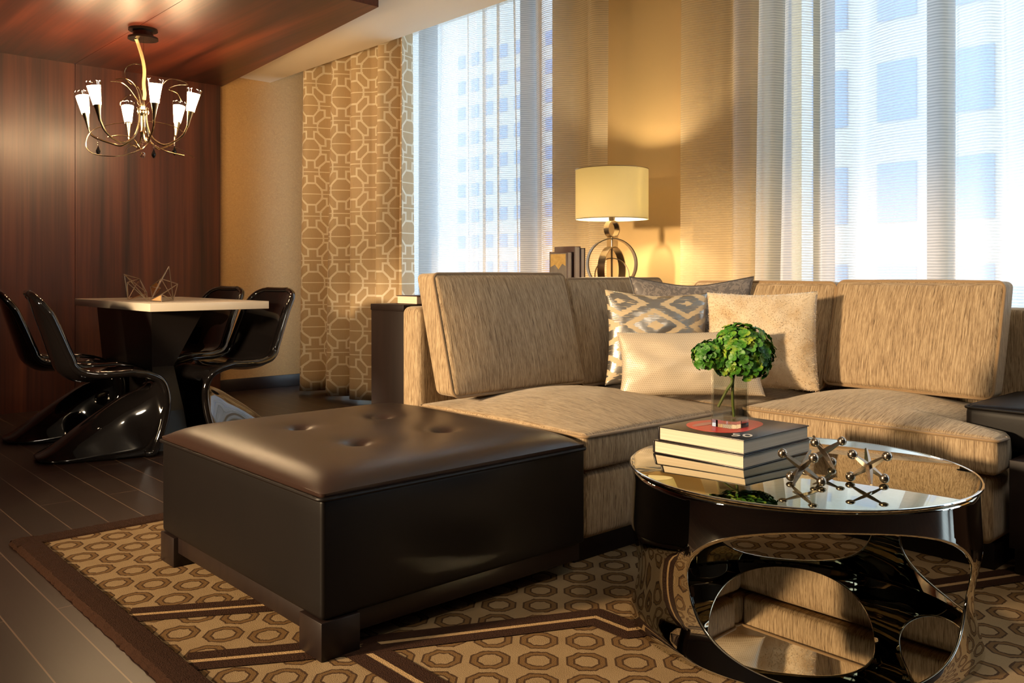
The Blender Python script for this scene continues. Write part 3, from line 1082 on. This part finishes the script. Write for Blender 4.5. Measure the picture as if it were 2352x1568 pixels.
for i in range(len(cols)):
    o1, u1, l1_ = cols[i]; o2, u2, l2_ = cols[(i + 1) % len(cols)]
    for k in range(12):
        bm.faces.new((u1[k], u2[k], u2[k + 1], u1[k + 1])); bm.faces.new((l1_[k], l2_[k], l2_[k + 1], l1_[k + 1]))
bmesh.ops.remove_doubles(bm, verts=bm.verts[:], dist=0.00005)
shell = obj('shell', bm, mat_steel, ct, flat_angle=60)
sm = shell.modifiers.new('thickness', 'SOLIDIFY'); sm.thickness = 0.006; sm.offset = 0
obj('base_disc', lathe(bmesh.new(), [(CR - 0.014, 0), (CR - 0.014, 0.006), (CR - 0.016, 0.008)], (CX0, CY0, RZ + 0.002), 96), mat_steel, ct)
mat_mirrortop = simple('mirror_top', (0.47, 0.46, 0.36, 1), 0.012, 1.0)
tb = lathe(bmesh.new(), [(CR - 0.012, 0), (CR - 0.004, 0.002), (CR - 0.004, 0.009), (CR - 0.008, 0.010)], (CX0, CY0, CTZ - 0.0105), 128)
top_ = obj('mirror_top', tb, mat_mirrortop, ct)
obj('rim', tube(bmesh.new(), [(CX0 + (CR - 0.002) * cos(2 * pi * i / 128), CY0 + (CR - 0.002) * sin(2 * pi * i / 128), CTZ - 0.003) for i in range(128)], 0.0035, 8, closed=True), mat_steel_rim, ct)

# two stacked books
BZ = CTZ
book('coffee_table_book', 2.018, 2.372, 1.298, 1.602, BZ, BZ + 0.037, 'y+', mat_cover_black, 'lower of two thick books stacked on the mirrored table')
b2, c2_ = book('coffee_table_book', 2.026, 2.368, 1.302, 1.590, BZ + 0.0375, BZ + 0.077, 'y+', mat_cover_black, 'upper black book with red cover print under the vase')
TZ2 = BZ + 0.077


def flat_print(name, pts, z, mat, parent):
    bm = bmesh.new(); h_ = 0.0005
    a = [bm.verts.new((p[0], p[1], z)) for p in pts]; b = [bm.verts.new((p[0], p[1], z + h_)) for p in pts]; n = len(pts)
    bm.faces.new(a); bm.faces.new(b)
    for i in range(n): bm.faces.new((a[i], a[(i + 1) % n], b[(i + 1) % n], b[i]))
    return obj(name, bm, mat, parent, smooth=False)


pts = []
for i in range(48):
    a = 2 * pi * i / 48
    rr = 0.115 * (1 + 0.10 * cos(2 * a) + 0.07 * cos(3 * a + 0.5))
    pts.append((2.185 + rr * cos(a) * 1.02, 1.468 + rr * sin(a) * 0.92))
flat_print('red_print', pts, TZ2, mat_red, b2)
pts = [(2.20 + 0.055 * cos(2 * pi * i / 32), 1.45 + 0.018 * sin(2 * pi * i / 32)) for i in range(32)]
flat_print('pale_print', pts, TZ2 + 0.0005, mat_pink, b2)
pts = [(2.15 + 0.05 * cos(2 * pi * i / 32), 1.52 + 0.016 * sin(2 * pi * i / 32)) for i in range(32)]
flat_print('pale_print', pts, TZ2 + 0.0005, mat_pink, b2)


def text_mesh(s, size, loc, rotz, mat, parent, name):
    cu = bpy.data.curves.new('t', 'FONT'); cu.body = s; cu.size = size; cu.extrude = 0.0003; cu.align_x = 'CENTER'; cu.align_y = 'CENTER'
    to = bpy.data.objects.new('t', cu); COL.objects.link(to)
    dg = bpy.context.evaluated_depsgraph_get(); me = bpy.data.meshes.new_from_object(to.evaluated_get(dg))
    bpy.data.objects.remove(to); bpy.data.curves.remove(cu)
    bm = bmesh.new(); bm.from_mesh(me); bpy.data.meshes.remove(me)
    bmesh.ops.transform(bm, matrix=Matrix.Translation(loc) @ Matrix.Rotation(rotz, 4, 'Z'), verts=bm.verts[:])
    return obj(name, bm, mat, parent, smooth=False)


text_mesh('50', 0.060, Vector((2.082, 1.345, TZ2 + 0.0006)), radians(-58), mat_white, b2, 'number_print')

# vase with water
VX, VY = 2.185, 1.452
va = thing('glass_vase', (VX, VY, TZ2 + 0.001), 'clear square glass vase half full of water on the stacked books', 'vase')


def sqr(h, ch, z, n=1):
    q = []
    for sx, sy in ((1, 1), (-1, 1), (-1, -1), (1, -1)):
        p1 = (sx * h, sy * (h - ch)); p2 = (sx * (h - ch), sy * h)
        q += [p1, p2] if sx * sy > 0 else [p2, p1]
    return [Vector((VX + p[0], VY + p[1], z)) for p in q]


def prism(loops, cap0=True, cap1=True):
    bm = bmesh.new(); R = [[bm.verts.new(p) for p in l] for l in loops]
    for a, b in zip(R, R[1:]):
        n = len(a)
        for k in range(n): bm.faces.new((a[k], a[(k + 1) % n], b[(k + 1) % n], b[k]))
    if cap0: bm.faces.new(R[0])
    if cap1: bm.faces.new(R[-1])
    return bm


VZ = TZ2 + 0.0012; VH = 0.172; HV = 0.043
obj('glass_body', prism([sqr(HV, 0.012, VZ + 0.0205), sqr(HV, 0.012, VZ + VH), sqr(HV - 0.004, 0.010, VZ + VH), sqr(HV - 0.004, 0.010, VZ + 0.0205)], False, False), mat_vase, va, smooth=False)
obj('glass_base', prism([sqr(HV, 0.012, VZ), sqr(HV, 0.012, VZ + 0.020)]), mat_glass, va, smooth=False)
obj('water', prism([sqr(HV - 0.0046, 0.010, VZ + 0.0225), sqr(HV - 0.0046, 0.010, VZ + 0.108)]), mat_water, va, smooth=False)  # thin

# hydrangeas
m = M('green_petal')
oi = m.n('ObjectInfo'); g_ = m.noise(m.coord('Object'), 28, 2)
m.base(m.ramp(g_, [(0.32, lin(34, 84, 20)), (0.52, lin(72, 134, 34)), (0.70, lin(158, 176, 60))]), 0.5, Subsurface_Weight=0.0)
m.set('Transmission Weight', 0.0)
mat_petal = m.mat
mat_stem = simple('green_stem', lin(110, 128, 52), 0.5)


def floret(bm, c, nrm, size, rnd):
    nrm = nrm.normalized(); a = nrm.cross(Vector((rnd.random() - .5, rnd.random() - .5, rnd.random() - .5))).normalized(); b = nrm.cross(a)
    for q in range(4):
        th = q * pi / 2 + rnd.uniform(-0.2, 0.2); s = size * rnd.uniform(0.85, 1.15)
        d = a * cos(th) + b * sin(th); e = nrm.cross(d); curl = rnd.uniform(0.15, 0.7)
        rows = []
        for i, (l, w, k) in enumerate(((0.0, 0.10, 0.0), (0.35, 0.48, 0.10), (0.7, 0.56, 0.16), (0.95, 0.36, 0.05), (1.06, 0.05, -0.05))):
            r = []
            for j in (-1, 0, 1):
                p = c + d * (l * s) + e * (j * w * s) + nrm * (s * (k + 0.35 * curl * l * l - (0.16 if j == 0 else 0)))
                r.append(bm.verts.new(p))
            rows.append(r)
        for r0, r1 in zip(rows, rows[1:]):
            for j in range(2): bm.faces.new((r0[j], r0[j + 1], r1[j + 1], r1[j]))


def hydrangea(head, R, sz, stem_pts, label, seed, nfl, size=0.019):
    rnd = random.Random(seed); H = Vector(head)
    o = thing('hydrangea', stem_pts[0], label, 'flower')
    obj('stem', tube(bmesh.new(), smooth_path(stem_pts, 6), 0.0042, 8), mat_stem, o)
    bm = bmesh.new()
    for i in range(nfl):
        ph = math.acos(1 - 1.75 * (i + 0.5) / nfl); th = i * 2.39996
        n_ = Vector((sin(ph) * cos(th), sin(ph) * sin(th), cos(ph)))
        rr = R * rnd.uniform(0.80, 1.04)
        p = H + Vector((n_.x * rr, n_.y * rr, n_.z * rr * sz))
        floret(bm, p, n_ + Vector((rnd.uniform(-.35, .35), rnd.uniform(-.35, .35), rnd.uniform(-.2, .35))), size, rnd)
    fh = obj('flower_head', bm, mat_petal, o, flat_angle=80)
    st = bmesh.new()
    for i in range(16):
        a = rnd.uniform(0, 2 * pi); k = rnd.uniform(0.3, 0.75)
        tube(st, [H + Vector((0, 0, -R * sz * 0.75)), H + Vector((cos(a) * R * k * .6, sin(a) * R * k * .6, -R * .2)), H + Vector((cos(a) * R * k, sin(a) * R * k, R * 0.1))], 0.0015, 5)
    obj('stalks', st, mat_stem, fh)
    return o


rgt = Vector((0.739, -0.674, 0)); fwd = Vector((0.674, 0.739, 0)); V0 = Vector((VX, VY, 0))


def vp(r, f, z): return tuple(V0 + rgt * r + fwd * f + Vector((0, 0, z)))


hydrangea(vp(0.036, 0.0, VZ + 0.210), 0.088, 0.98, [vp(0.012, 0.0, VZ + 0.026), vp(0.008, 0.0, VZ + 0.09), vp(0.012, 0, VZ + 0.15), vp(0.034, 0, VZ + 0.19)], 'large green hydrangea, the fuller right-hand bloom in the glass vase', 5, 200, 0.0155)
hydrangea(vp(-0.058, -0.01, VZ + 0.205), 0.052, 0.82, [vp(-0.034, 0.0, VZ + 0.055), vp(-0.012, -0.004, VZ + 0.10), vp(0.004, -0.008, VZ + 0.14), vp(-0.05, -0.01, VZ + 0.19)], 'smaller yellow-green hydrangea leaning left in the glass vase', 9, 85, 0.0145)

# metal jacks
def jack(c, rot, label, first=None):
    j = thing('jack', c, label, 'jack', 'metal jacks on the mirrored table') if first is None else None
    Lr = 0.056
    dirs = [Vector(d) for d in ((1, 0, 0), (-1, 0, 0), (0, 1, 0), (0, -1, 0), (0, 0, 1), (0, 0, -1))]
    T = Vector((1, 1, 1)).normalized().rotation_difference(Vector((0, 0, 1))).to_matrix()
    T = Matrix.Rotation(radians(rot), 3, 'Z') @ T
    C = Vector(c) + Vector((0, 0, Lr * 0.577 + 0.0125))
    core = bmesh.new()
    for i, d in enumerate(dirs):
        dd_ = T @ d; spike = i in (0, 1)
        n_ = 4
        if spike: tube(core, [C, C + dd_ * Lr * 0.3, C + dd_ * (Lr + 0.004)], 0.005, n_, radii=[0.008, 0.0085, 0.0035])
        else: tube(core, [C, C + dd_ * Lr * 0.3, C + dd_ * Lr * 0.9], 0.005, n_, radii=[0.008, 0.0080, 0.0042])
    obj('arms', core, mat_pewter, j, flat_angle=25)
    for i, d in enumerate(dirs):
        if i in (0, 1): continue
        dd_ = T @ d
        obj('ball', sphere(bmesh.new(), C + dd_ * Lr, 0.0122, 20), mat_pewter, j)
    return j


# ------------------------------------------------------------------ unprojection of photo points onto the table plane is done by hand: positions in metres
def on_table(u, v):
    """table-top point under a jack whose centre is seen at photo pixel (u, v)"""
    c_, s_ = cos(radians(47.65)), sin(radians(47.65)); r_ = (u - 1176) / 2000.0
    d = Vector((c_ + s_ * r_, s_ - c_ * r_, (630 - v) / 2000.0)); t_ = (CTZ + 0.037 - 0.95) / d.z
    return (d.x * t_, d.y * t_, CTZ)


jack(on_table(1842, 1080), 20, 'metal jack closest to the table front, just right of the books')
jack(on_table(1892, 1045), 75, 'metal jack standing behind the front one, beside the books')
jack(on_table(1995, 1078), 47, 'metal jack standing apart on the open right side of the table')

# ------------------------------------------------------------------ dining table
DT = 0.795
dt = thing('dining_table', (2.0, 5.35, 0), 'dining table with pale stone top on flared black pedestal', 'dining table')
obj('tabletop', B(1.69, 2.37, 4.70, 6.02, DT - 0.044, DT, 0.003), mat_stone, dt)
bm = bmesh.new()
secs = [(1.75, 1.92, 4.735, 6.00, 0.0), (1.785, 1.91, 4.80, 5.93, 0.20), (1.79, 1.912, 4.95, 5.80, 0.432), (1.77, 2.07, 4.90, 5.84, DT - 0.045)]
L4 = [[bm.verts.new(p) for p in ((a, c_, z_), (b, c_, z_), (b, d_, z_), (a, d_, z_))] for a, b, c_, d_, z_ in secs]
for a, b in zip(L4, L4[1:]):
    for k in range(4): bm.faces.new((a[k], a[(k + 1) % 4], b[(k + 1) % 4], b[k]))
bm.faces.new(L4[0]); bm.faces.new(L4[-1])
obj('pedestal', bm, mat_pedestal, dt, smooth=False)


# ------------------------------------------------------------------ black cantilever chairs
def make_chair():
    root = thing('cantilever_chair', (0, 0, 0), 'x', 'chair', 'black chairs at the dining table')
    prof = [(-0.012, 0.852), (0.018, 0.79), (0.050, 0.71), (0.085, 0.61), (0.112, 0.53), (0.140, 0.465), (0.20, 0.420), (0.29, 0.408), (0.39, 0.418), (0.48, 0.432), (0.555, 0.430)]
    up_path = smooth_path([(x, 0, z) for x, z in prof], 6); n = len(up_path)
    ln = [0]
    for a, b in zip(up_path, up_path[1:]): ln.append(ln[-1] + (b - a).length)
    tot = ln[-1]; bm = bmesh.new(); rows = []; NT = 24

    def lerp_tab(s, tab):
        for (a, va), (b, vb) in zip(tab, tab[1:]):
            if s <= b:
                t = (s - a) / (b - a); return va + (vb - va) * t
        return tab[-1][1]
    for i, p in enumerate(up_path):
        s = ln[i] / tot
        t_ = (up_path[min(i + 1, n - 1)] - up_path[max(i - 1, 0)]).normalized()
        up = Vector((abs(t_.z), 0, abs(t_.x)))
        w = lerp_tab(s, [(0, 0.20), (0.012, 0.285), (0.035, 0.355), (0.07, 0.395), (0.14, 0.425), (0.45, 0.45), (0.75, 0.47), (1.0, 0.44)])
        curl = lerp_tab(s, [(0, 0.004), (0.15, 0.040), (0.45, 0.060), (0.65, 0.040), (0.85, 0.018), (1.0, 0.0)])
        row = []
        for j in range(NT + 1):
            t = 2 * j / NT - 1; at = abs(t)
            q = Vector((p.x, t * w / 2, p.z)) + up * (curl * at ** 3 - 0.012 * (1 - at * at) * min(1, s / 0.15))
            row.append(bm.verts.new(q))
        rows.append(row)
    cpath = smooth_path([(0.555, 0, 0.430), (0.605, 0, 0.405), (0.622, 0, 0.365), (0.575, 0, 0.330), (0.46, 0, 0.285), (0.36, 0, 0.228), (0.26, 0, 0.165), (0.16, 0, 0.095), (0.08, 0, 0.042), (0.02, 0, 0.016)], 5)
    epath = smooth_path([(0.555, 0, 0.430), (0.628, 0, 0.395), (0.662, 0, 0.315), (0.655, 0, 0.20), (0.615, 0, 0.075), (0.575, 0, 0.008), (0.43, 0, 0.006), (0.28, 0, 0.006), (0.14, 0, 0.006), (0.05, 0, 0.006)], 5)
    m_ = len(cpath)
    for i in range(1, m_):
        k = i / (m_ - 1); c_, e_ = cpath[i], epath[i]
        w = lerp_tab(k, [(0, 0.44), (0.2, 0.42), (0.45, 0.44), (0.7, 0.43), (0.88, 0.36), (0.96, 0.28), (1.0, 0.20)])
        row = []
        for j in range(NT + 1):
            t = 2 * j / NT - 1; at = abs(t); f = at ** 2.6
            q = c_.lerp(e_, f); q.y = t * w / 2 * (1 if at < 1 else 1)
            rid = 0.030 * min(1, k / 0.25) * (1 - k) * math.exp(-((at - 0.62) / 0.16) ** 2)
            q += Vector((-0.5, 0, 0.86)) * rid
            q.z = max(q.z, 0.006); row.append(bm.verts.new(q))
        rows.append(row)
    for r0, r1 in zip(rows, rows[1:]):
        for j in range(NT): bm.faces.new((r0[j], r0[j + 1], r1[j + 1], r1[j]))
    for v in bm.verts: v.co.x *= 0.93
    lip = [r[0].co.copy() for r in rows[:n + 26]]; lip2 = [r[-1].co.copy() for r in rows[:n + 26]]
    top = [v.co.copy() for v in rows[0]]
    for L_ in (lip, lip2):
        L_ = [Vector((q.x, q.y, max(q.z, 0.016))) for q in L_]
        tube(bm, L_, 0.0125, 8, radii=[0.009 + 0.0035 * min(1, i / 6) for i in range(len(L_))])
    tube(bm, top, 0.010, 8)
    o = obj('shell', bm, mat_blackgloss, root, flat_angle=80)
    so = o.modifiers.new('thickness', 'SOLIDIFY'); so.thickness = 0.016; so.offset = 0
    # rolled edge lip along back and seat
    return root


ch0 = make_chair()
spots = [(1.172, 4.925, -radians(9), 'glossy black S-shaped chair at the near left side of the dining table'),
         (1.172, 5.61, -radians(9), 'glossy black S-shaped chair at far left, behind the near left chair'),
         (2.545, 4.955, pi + radians(9), 'glossy black S-shaped chair right of the table, nearest the patterned drape'),
         (2.545, 5.64, pi + radians(9), 'glossy black S-shaped chair at the far right of the table, against the wall side')]
for i, (x, y, a, lb) in enumerate(spots):
    r = ch0 if i == 0 else copy_tree(ch0)
    r.location = (x, y, 0.001); r.rotation_euler = (0, 0, a); r['label'] = lb

# ------------------------------------------------------------------ wire sculptures on the dining table
def wire(name, P_, E_, F_, label, mat_f):
    o = thing(name, (sum(p[0] for p in P_) / len(P_), sum(p[1] for p in P_) / len(P_), DT), label, 'sculpture', 'wire sculptures on the dining table')
    bm = bmesh.new()
    for a, b in E_: tube(bm, [P_[a], P_[b]], 0.0028, 6)
    obj('wire_frame', bm, mat_wire, o)
    if F_:
        bm = bmesh.new()
        for f in F_:
            bm.faces.new([bm.verts.new(P_[i]) for i in f])
        fo = obj('facet', bm, mat_f, o, smooth=False)
        sd_ = fo.modifiers.new('t', 'SOLIDIFY'); sd_.thickness = 0.003
    return o


def tpix(u, v, Y):
    """point of the plane y=Y seen at photo pixel (u,v)"""
    c_, s_ = cos(radians(47.65)), sin(radians(47.65)); r_ = (u - 1176) / 2000.0
    d = Vector((c_ + s_ * r_, s_ - c_ * r_, (630 - v) / 2000.0)); t_ = Y / d.y
    return (d.x * t_, Y, max(0.95 + d.z * t_, DT + 0.003))


Y1, Y2 = 5.15, 5.35
Pw = [tpix(285, 630, 5.2), tpix(294, 687, 5.2), tpix(340, 690, 5.0), tpix(320, 640, 5.4), tpix(337, 672, 5.4), tpix(292, 649, 5.05), tpix(330, 680, 5.45)]
Ew = [(0, 1), (0, 2), (0, 3), (0, 4), (1, 3), (1, 6), (3, 5), (5, 2), (3, 4), (3, 2), (4, 2), (1, 5), (4, 6)]
wire('wire_sculpture', Pw, Ew, [(1, 6, 4)], 'left-hand wire polyhedron sculpture on the pale stone table', mat_amber)
Pw = [tpix(388, 612, 5.1), tpix(398, 689, 5.0), tpix(370, 640, 5.2), tpix(408, 652, 5.25), tpix(350, 682, 5.0), tpix(343, 690, 4.95), tpix(371, 676, 4.9), tpix(371, 692, 4.9), tpix(345, 658, 5.3), tpix(369, 662, 5.3), tpix(358, 648, 5.35)]
Ew = [(0, 1), (0, 2), (2, 3), (3, 1), (2, 1), (3, 6), (2, 4), (0, 4), (4, 5), (5, 6), (6, 7), (7, 1), (5, 7), (6, 1), (2, 8), (8, 9), (4, 8)]
wire('wire_sculpture', Pw, Ew, [(5, 6, 7), (8, 9, 10), (4, 8, 9)], 'taller right-hand wire polyhedron sculpture with bronze facets on the table', mat_amber)

# ------------------------------------------------------------------ chandelier
HX, HY = 1.925, 5.47
cl = thing('chandelier', (HX, HY, CZ), 'six-light brass chandelier with glass cone shades above the dining table', 'chandelier')
obj('ceiling_plate', lathe(bmesh.new(), [(0.085, 0), (0.085, -0.012), (0.06, -0.014), (0.06, -0.05), (0.088, -0.052), (0.088, -0.064), (0.0, -0.066)], (HX, HY, CZ), 40, cap=False), simple('dark_chrome', (0.05, 0.04, 0.035, 1), 0.12, 0.8), cl)
R3 = rgt; F3 = fwd


def hp(r, f, z): return Vector((HX, HY, 0)) + R3 * r + F3 * f + Vector((0, 0, z))


mat_cord = simple('cream_cord', lin(206, 178, 124), 0.5)
obj('cord', tube(bmesh.new(), smooth_path([hp(-0.035, -0.02, 2.39), hp(-0.03, 0, 2.36), hp(-0.005, 0, 2.28), hp(0.008, 0, 2.20), hp(0.004, 0, 2.12), hp(0.010, 0, 2.06), hp(0.006, 0, 2.02)], 6), 0.010, 10), mat_cord, cl)
obj('suspension_wire', tube(bmesh.new(), [hp(0, 0.01, 2.39), hp(0, 0, 2.03)], 0.0015, 6), mat_chrome, cl)
stem = bmesh.new()
lathe(stem, [(0.004, 2.03), (0.012, 2.0), (0.012, 1.96), (0.03, 1.955), (0.034, 1.945), (0.03, 1.93), (0.012, 1.92), (0.012, 1.83), (0.02, 1.82), (0.004, 1.78)], (HX, HY, 0), 20)
for k in range(5):
    a = k * 2 * pi / 5; tube(stem, [(HX + 0.03 * cos(a), HY + 0.03 * sin(a), 1.93), (HX + 0.03 * cos(a), HY + 0.03 * sin(a), 1.97)], 0.003, 6); sphere(stem, (HX + 0.03 * cos(a), HY + 0.03 * sin(a), 1.972), 0.006, 8)
obj('stem', stem, mat_chrome, cl)
LAMPS = [(-0.387, 0.02, 2.07), (-0.171, -0.283, 2.07), (0.215, -0.339, 2.07), (0.335, -0.056, 2.07), (0.086, 0.361, 2.07), (-0.256, 0.361, 2.07)]
for (r, f, zt) in LAMPS:
    R0 = sqrt(r * r + f * f); dr = Vector((r, f)) / R0
    tilt = 0.16

    def q(rad, z): return hp(dr.x * rad, dr.y * rad, z)
    ax = (q(1, 0) - q(0, 0)) * sin(tilt * 1.2) + Vector((0, 0, 1)) * cos(tilt * 1.2); ax.normalize()
    topc = q(R0, zt); botc = topc - ax * 0.135; cup = topc - ax * 0.22
    arm = bmesh.new()
    rb_ = (cup - hp(0, 0, 0)); rc = sqrt(rb_.x ** 2 + rb_.y ** 2)
    tube(arm, smooth_path([q(0.022, 1.94), q(0.028, 1.87), q(0.06, 1.79), q(0.13, 1.742), q(0.20, 1.755), q(rc - 0.03, 1.80), cup + (botc - cup) * 0.1], 7), 0.0062, 8)
    am = obj('arm', arm, mat_chrome, cl)
    cupb = bmesh.new(); tube(cupb, [cup - ax * 0.01, cup + ax * 0.04, botc + ax * 0.004], 0.01, 14, radii=[0.006, 0.012, 0.021])
    obj('cup', cupb, mat_chrome, am)
    # glass cone with a crimped rim; frosted glowing tube inside
    gb = bmesh.new(); n_ = 24; rows = []
    a1 = ax.cross(Vector((0, 0, 1)) if abs(ax.z) < 0.99 else Vector((1, 0, 0))).normalized(); a2 = ax.cross(a1)
    for k, (t, rr) in enumerate(((0, 0.0245), (0.5, 0.034), (0.9, 0.0425), (1.0, 0.047), (1.0, 0.044), (0.9, 0.0405), (0.5, 0.032), (0, 0.023))):
        row = []
        for i in range(n_):
            wv = 0.004 * (1 if i % 2 else -1) if t == 1.0 else 0
            row.append(gb.verts.new(botc + ax * (0.135 * t + wv * 0.6) + (a1 * cos(2 * pi * i / n_) + a2 * sin(2 * pi * i / n_)) * (rr + wv * 0.3)))
        rows.append(row)
    for r0, r1 in zip(rows, rows[1:]):
        for i in range(n_): gb.faces.new((r0[i], r0[(i + 1) % n_], r1[(i + 1) % n_], r1[i]))
    shd_ = obj('glass_shade', gb, thin_glass('shade_glass') if 'shade_glass' not in bpy.data.materials else bpy.data.materials['shade_glass'], am)
    eb = bmesh.new(); tube(eb, [botc + ax * 0.004, botc + ax * 0.07, botc + ax * 0.112], 0.02, 20, radii=[0.0215, 0.0315, 0.0375])
    obj('frosted_bulb', eb, mat_glow, shd_)
# twisted wire tendrils


def tendril(pts, r=0.0026, n=8):
    bm = bmesh.new(); tube(bm, smooth_path([hp(*p) for p in pts], n), r, 6); return obj('tendril', bm, mat_chrome, cl)


tendril([(-0.01, 0, 1.98), (-0.04, 0, 2.10), (-0.10, 0, 2.15), (-0.17, 0, 2.145)], 0.004)
tendril([(-0.005, 0.02, 1.98), (-0.03, 0.02, 2.09), (-0.09, 0.02, 2.13), (-0.122, 0.02, 2.18), (-0.11, 0.02, 2.225), (-0.06, 0.02, 2.245), (-0.015, 0.02, 2.23), (-0.005, 0.02, 2.16), (-0.01, 0, 2.08)])
tendril([(-0.01, 0, 1.98), (-0.06, -0.03, 2.07), (-0.10, -0.05, 2.11), (-0.14, -0.05, 2.12), (-0.175, -0.05, 2.122)])
tendril([(-0.02, 0, 1.98), (-0.09, 0.05, 2.06), (-0.15, 0.05, 2.03), (-0.16, 0.05, 2.0), (-0.145, 0.05, 1.985)])
tendril([(0.01, 0, 1.98), (0.06, 0.06, 2.08), (0.12, 0.08, 2.16), (0.20, 0.08, 2.155), (0.245, 0.08, 2.13), (0.19, 0.05, 2.12), (0.15, 0.02, 2.09), (0.21, 0, 2.06), (0.235, 0, 2.01)])
tendril([(-0.02, 0.05, 1.88), (-0.14, 0.10, 1.90), (-0.26, 0.05, 1.87), (-0.325, 0, 1.82), (-0.30, -0.10, 1.72), (-0.20, -0.20, 1.66), (-0.06, -0.22, 1.645), (0.04, -0.15, 1.69), (0.06, -0.05, 1.76), (0.03, 0, 1.80)])
tendril([(0.0, 0.06, 1.90), (0.10, 0.10, 1.89), (0.18, 0.08, 1.86), (0.23, 0.03, 1.83), (0.25, 0.0, 1.81)])
tendril([(0.0, 0.0, 1.92), (0.03, -0.04, 1.80), (0.09, -0.08, 1.74), (0.16, -0.1, 1.70), (0.22, -0.1, 1.68), (0.29, -0.1, 1.665)], 0.0036)
tendril([(-0.24, 0.05, 1.80), (-0.16, 0.05, 1.81), (-0.08, 0.04, 1.79), (-0.03, 0.02, 1.73), (-0.01, 0.02, 1.72)], 0.0034)
tendril([(-0.12, 0.02, 1.70), (-0.09, 0.0, 1.73), (0.0, 0, 1.76), (0.14, 0.02, 1.74), (0.22, 0.03, 1.72), (0.30, 0.03, 1.67)], 0.002)


def drop(r, f, z0, n, label_black):
    d = bmesh.new()
    for i in range(n): sphere(d, hp(r, f, z0 - 0.014 * i), 0.006, 8)
    zz = z0 - 0.014 * n - 0.022
    s = obj('crystal_string', d, mat_glass, cl)
    e = lathe(bmesh.new(), [(0.001, 0.026), (0.006, 0.014), (0.014, -0.004), (0.013, -0.014), (0.006, -0.026), (0.001, -0.030)] if label_black else [(0.001, 0.02), (0.012, 0.012), (0.018, 0), (0.012, -0.014), (0.001, -0.02)], hp(r, f, zz), 10)
    obj('pendant', e, mat_blackbead if label_black else mat_glass, s, flat_angle=20)


drop(-0.275, 0.0, 1.79, 4, True); drop(0.115, -0.12, 1.725, 2, True); drop(0.185, 0.02, 1.79, 4, True); drop(0.006, -0.02, 1.80, 7, False)

# ------------------------------------------------------------------ drapes and sheers
def cloth(name, y0, y1, x, z0, z1, folds, amp, label, mat, cat='curtain', seed=0, skew=0.0, top_amp=1.0, ny=220, nz=26, drift=0.0):
    rnd = random.Random(seed); bm = bmesh.new(); lay = bm.loops.layers.uv.new('UVMap')
    ph = [rnd.uniform(-0.5, 0.5) for _ in range(8)]
    grid = []; U = [0.0]

    def pt(i, k):
        t = i / ny; s = k / nz
        y = y0 + (y1 - y0) * t; z = z0 + (z1 - z0) * s
        a = amp * (1 - (1 - top_amp) * s)
        ph_ = 2 * pi * folds * (t + drift * (1 - s) * sin(2 * pi * t * 1.0 + ph[0]) + 0.04 * sin(2 * pi * t * 2.3 + ph[1] * 3)) + ph[2]
        sx = sin(ph_); sx = (abs(sx) ** 0.8) * (1 if sx > 0 else -1)
        xx = x + a * sx * (1 + 0.4 * sin(2 * pi * 1.7 * t + ph[3])) + a * 0.25 * sin(ph_ * 2.1 + ph[4] + s)
        yy = y + skew * (1 - s) * sin(2 * pi * folds * 0.5 * t + ph[5]) + 0.35 * a * cos(ph_)
        return Vector((xx, yy, z))
    for i in range(ny + 1): grid.append([bm.verts.new(pt(i, k)) for k in range(nz + 1)])
    for i in range(1, ny + 1): U.append(U[-1] + (pt(i, nz // 2) - pt(i - 1, nz // 2)).length)
    for i in range(ny):
        for k in range(nz):
            f = bm.faces.new((grid[i][k], grid[i + 1][k], grid[i + 1][k + 1], grid[i][k + 1]))
            for lp_, (a, b) in zip(f.loops, ((i, k), (i + 1, k), (i + 1, k + 1), (i, k + 1))):
                lp_[lay].uv = (U[a], z0 + (z1 - z0) * b / nz)
    o = obj(name, bm, mat, flat_angle=180)
    return tag(o, label, cat)


dr = cloth('patterned_drape', 4.93, 6.44, 3.555, 0.02, 2.90, 4.3, 0.088, 'tan floor-length drape with cream fretwork pattern left of the window', mat_drape, seed=4, drift=0.02, skew=0.02, top_amp=0.8)
so = dr.modifiers.new('t', 'SOLIDIFY'); so.thickness = 0.003
cloth('sheer_curtain', 3.34, 6.20, 3.77, 0.02, 2.93, 13, 0.034, 'striped sheer curtain over the left-hand window beside the patterned drape', mat_sheer, seed=2, drift=0.02, skew=0.03, ny=520)
cloth('sheer_curtain', 0.35, 2.80, 3.80, 0.02, 2.93, 11, 0.036, 'striped sheer curtain over the right-hand window behind the sofa', mat_sheer, seed=8, drift=0.02, skew=0.04, ny=480)
